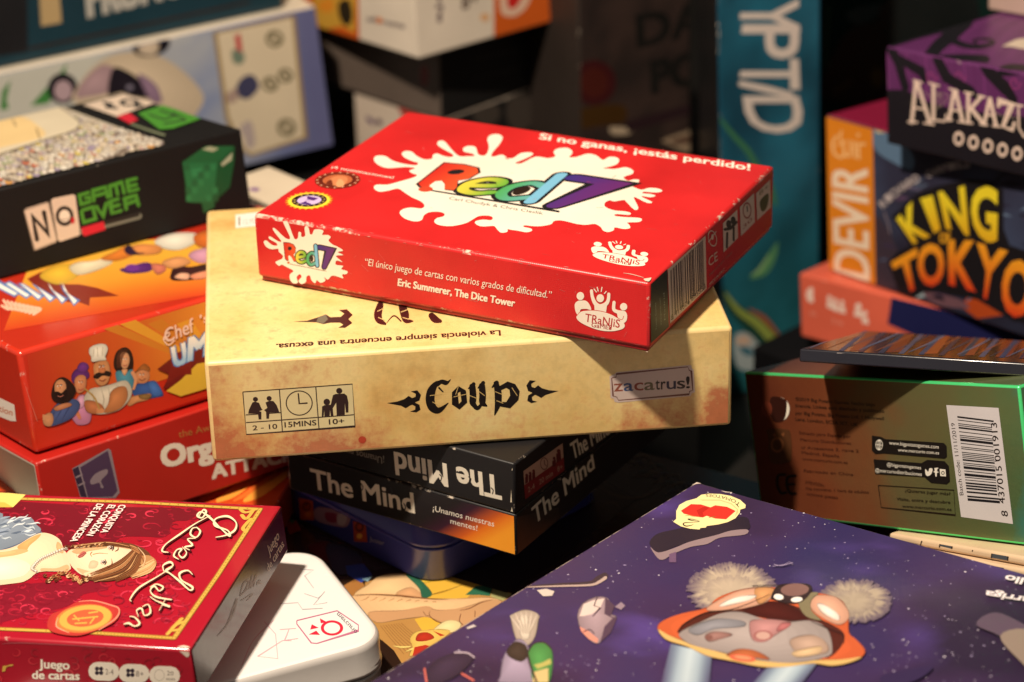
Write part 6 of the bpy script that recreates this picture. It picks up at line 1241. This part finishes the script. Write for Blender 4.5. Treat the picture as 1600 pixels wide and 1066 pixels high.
k = db.ink('left', *ZR); k.poly([(650, 390), (690, 380), (695, 470), (660, 490)], hx('6a1c1c'), 1); k.out('emblem', db.lid)
k = db.ink('front', *ZR); k.stroke([(960, 340), (1100, 310), (1230, 290)], 16, hx('2c2826')); k.stroke([(960, 460), (1100, 420), (1260, 380)], 14, hx('2c2826')); k.out('front_print', db.lid)
WF = [-0.03823, 1.05, 0.0632, 0.15, 0.15, 0.07, 0.80326, -0.59303, -0.05562, 0.59534, 0.80229, 0.04368, 0.01872, -0.0682, 0.9975]
wht2 = hx('dccfbe'); orr = hx('c85a1c')
wo = Box('white_orange_box', 'white and orange game box with its corner towards the camera, on the dark box', 'game box', WF, {'all': wht2}, M_CARD, r=.001)
k = wo.ink('front', *ZR)
k.poly([(1072, 205), (1072, -400), (2600, -600), (2600, -100), (1100, 215)], orr); k.poly([(1090, 210), (1062, -300), (1080, -300), (1104, 208)], orr); k.text('aje', (770, 130), (770, -60), (735, 130), hx('4a3044'), .04); k.text('8+', (890, 60), (990, 10), (885, -20), hx('6a5a50'), .03); k.ell((1020, 100), 26, 24, hx('d9a878'))
k.poly([(1110, 60), (1125, -100), (1300, -120), (1270, 20), (1210, 85), (1150, 95)], hx('dcb8a0'), 1); k.poly([(1150, 30), (1160, -60), (1240, -60), (1215, 20), (1180, 50)], hx('c42420'), 1); k.out('side_print', wo.lid)
k = wo.ink('left', *ZR)
k.poly([(300, 262), (290, -300), (-200, -400), (-100, 120), (95, 200)], orr); k.poly([(100, 170), (40, 130), (20, -300), (290, -300), (275, 190), (200, 150)], hx('c99a3a')); k.poly([(180, 20), (240, 0), (262, 100), (230, 150), (190, 110)], hx('2c2418'), 1); k.poly([(60, 20), (140, -10), (150, 60), (90, 70)], hx('d98a2a'), 1)
k.text('aforesta', (345, 120), (560, 165), (350, 88), hx('4a3a4a'), .03); k.poly([(400, 100), (430, 105), (430, 135), (402, 130)], hx('d9782a')); k.out('side_print', wo.lid)
# white box with red edge below the dark one
def corner_box(name, label, px, depth_y, yaw, sx, sy, col, mat=None, h=None, back=False):
    d = ray(*px); P = EYE + d * (depth_y / d.y); a = R(yaw); Y = Vector((-math.sin(a), math.cos(a), 0))
    if back: P = P - Y * sy
    return Box(name, label, 'game box', [P.x, P.y, BASE_Z, sx, sy, P.z - BASE_Z, *rot_z(yaw)], {'all': col}, mat or M_MATTE, r=.001)
SBF = [-0.02973 + .001, 1.07 + .001, BASE_Z, .128, .062, .0265 - BASE_Z - .0003] + BF[6:]
sb = Box('small_white_box', 'white and black box with purple print and a red edge, under the dark grey box', 'game box', SBF, {'all': hx('c4b4a4'), 'front': (.012, .011, .011)}, M_MATTE, r=.001)
k = sb.ink('left', *ZR); k.poly([(510, 590), (640, 620), (660, 760), (560, 700)], hx('a84038')); k.poly([(340, 670), (370, 680), (385, 720), (350, 700)], hx('5a4468'), 1); k.poly([(395, 690), (420, 685), (430, 715), (400, 715)], hx('4a3450'), 1); k.out('side_print', sb.lid)
k = sb.ink('front', *ZR); k.ell((1030, 650), 80, 70, hx('4a423c')); k.ell((1225, 640), 85, 110, hx('4a423c')); k.out('front_print', sb.lid)
cb_ = corner_box('cream_card_box', 'small cream card box between the black comic box and the red box', (420, 259), .93, -48, .075, .06, hx('d6c6ae'), back=True)
k = cb_.ink('top', *Y8); k.poly([(100, 480), (200, 475), (230, 510), (170, 530), (90, 510)], hx('8a6a94'), 1); k.out('top_print', cb_.lid)
PA = [-0.23091 - .0916, 1.02259 - .0397, 0, 0.26335, 0.12, 0.06809, 0.91621, -0.39445, -0.07049, 0.39675, 0.91767, 0.02169, 0.05613, -0.04784, 0.99728]
pa_ = Vector((PA[0], PA[1], 0)); zx = Vector((-0.07049, .02169, .99728)); PA[2] = -.1 * .05613
pd = Box('pale_animal_box', 'pale blue game box with an animal face and a cream icon panel', 'game box', PA, {'all': hx('747c98'), 'top': hx('d8ccb8'), 'right': hx('3a3a50')}, M_CARD, r=.0012)
k = pd.ink('front', *ZG).paint(.6)
def psky(a, b):
    v = mathutils.noise.fractal(Vector((a * 9, b * 3, 2)), 1, 2, 3); c = mix(hx('b9b8ae'), hx('6f7ea6'), max(0, min(1, a * 2.6 - 1.35 + v * .5))); return mix(c, hx('5c5f88'), max(0, min(1, (a - .80) * 6)))
k.grad([(-900, 1130), (1545, 690), (1475, 20), (-900, 520)], psky, 30, 10)
k.poly([(140, 490), (230, 390), (270, 350), (310, 290), (290, 400), (220, 480)], hx('3f7a3c')); k.poly([(0, 510), (10, 420), (50, 370), (30, 460), (40, 505)], hx('3f7a3c')); k.ell((290, 410), 70, 72, hx('17131c')); k.ell((292, 420), 42, 48, hx('a89098'))
k.poly([(350, 480), (360, 400), (430, 310), (520, 255), (640, 240), (760, 270), (870, 350), (940, 440), (920, 510), (850, 560), (600, 560)], hx('cbb89e'), 1); k.poly([(352, 450), (380, 380), (470, 300), (540, 330), (520, 420), (400, 450)], hx('a78a90'), 1)
k.poly([(500, 440), (520, 320), (580, 325), (660, 380), (700, 450), (620, 450), (560, 430)], hx('1c1620'), 1); k.poly([(640, 340), (720, 390), (750, 470), (700, 470), (660, 400)], hx('8a7088'), 1); k.ell((600, 405), 16, 12, hx('7a7486'))
k.poly([(615, 235), (625, 190), (670, 165), (750, 158), (785, 185), (775, 225), (730, 255), (660, 262)], hx('17131c'), 1); k.poly([(640, 240), (655, 195), (700, 185), (735, 205), (725, 245), (690, 258)], hx('c4b29c'), 1)
k.out('animal_picture', pd.lid)
k = pd.ink('front', *ZG); fr_ = hx('8f7850')
k.poly([(985, 150), (1365, 70), (1425, 640), (1160, 725), (1120, 700), (1060, 600), (1040, 540)], fr_); k.poly([(1005, 155), (1350, 82), (1405, 632), (1165, 712), (1130, 690), (1060, 545)], hx('cbbca2')); ol = hx('6a6248')
k.poly([(1085, 165), (1110, 155), (1122, 240), (1098, 255)], hx('b03038')); k.poly([(1075, 230), (1130, 250), (1120, 295), (1080, 290)], hx('6a7a6a'), 1); k.poly([(1090, 430), (1110, 370), (1160, 345), (1195, 380), (1190, 420), (1140, 460)], hx('3c3c58'), 1); k.poly([(1045, 440), (1090, 410), (1100, 460), (1060, 480)], hx('a08a80'), 1)
for x, y, r_ in ((1270, 180, 42), (1250, 390, 38), (1320, 350, 36), (1325, 590, 44)):
    k.ell((x, y), r_, r_ * .95, ol, hole=.62); k.stroke([(x - r_ * .6, y - 12), (x + r_ * .6, y + 10)], 9, ol, sm=0); k.stroke([(x - 10, y - r_ * .6), (x + 8, y + r_ * .6)], 9, ol, sm=0)
k.poly([(1110, 590), (1160, 560), (1180, 660), (1150, 690), (1130, 640)], hx('a89a98'), 1); k.out('icon_panel', pd.lid)
tp = pd.O + pd.Z * (pd.sz + .0003) + pd.X * .0 + pd.Y * .007
tb = Box('dark_teal_box', 'dark teal game box with white capital letters, on the pale box at the top left', 'game box', [*tp, .25, .10, .06, *[c for r_ in zip(pd.X, pd.Y, pd.Z) for c in r_]], {'all': hx('12303c')}, M_CARD, r=.001)
k = tb.ink('front', *ZG); k.poly([(-900, 400), (130, 240), (120, -400), (-900, -400)], (.008, .008, .010)); k.poly([(180, -60), (270, -80), (285, 105), (190, 122)], hx('a88f66')); k.text('PRUNO', (412, 78), (860, -30), (395, -100), hx('a8a49c'), .04); k.stroke([(140, 225), (500, 150), (1150, 10)], 12, hx('2c1c14'), sm=0); k.out('front_print', tb.lid)
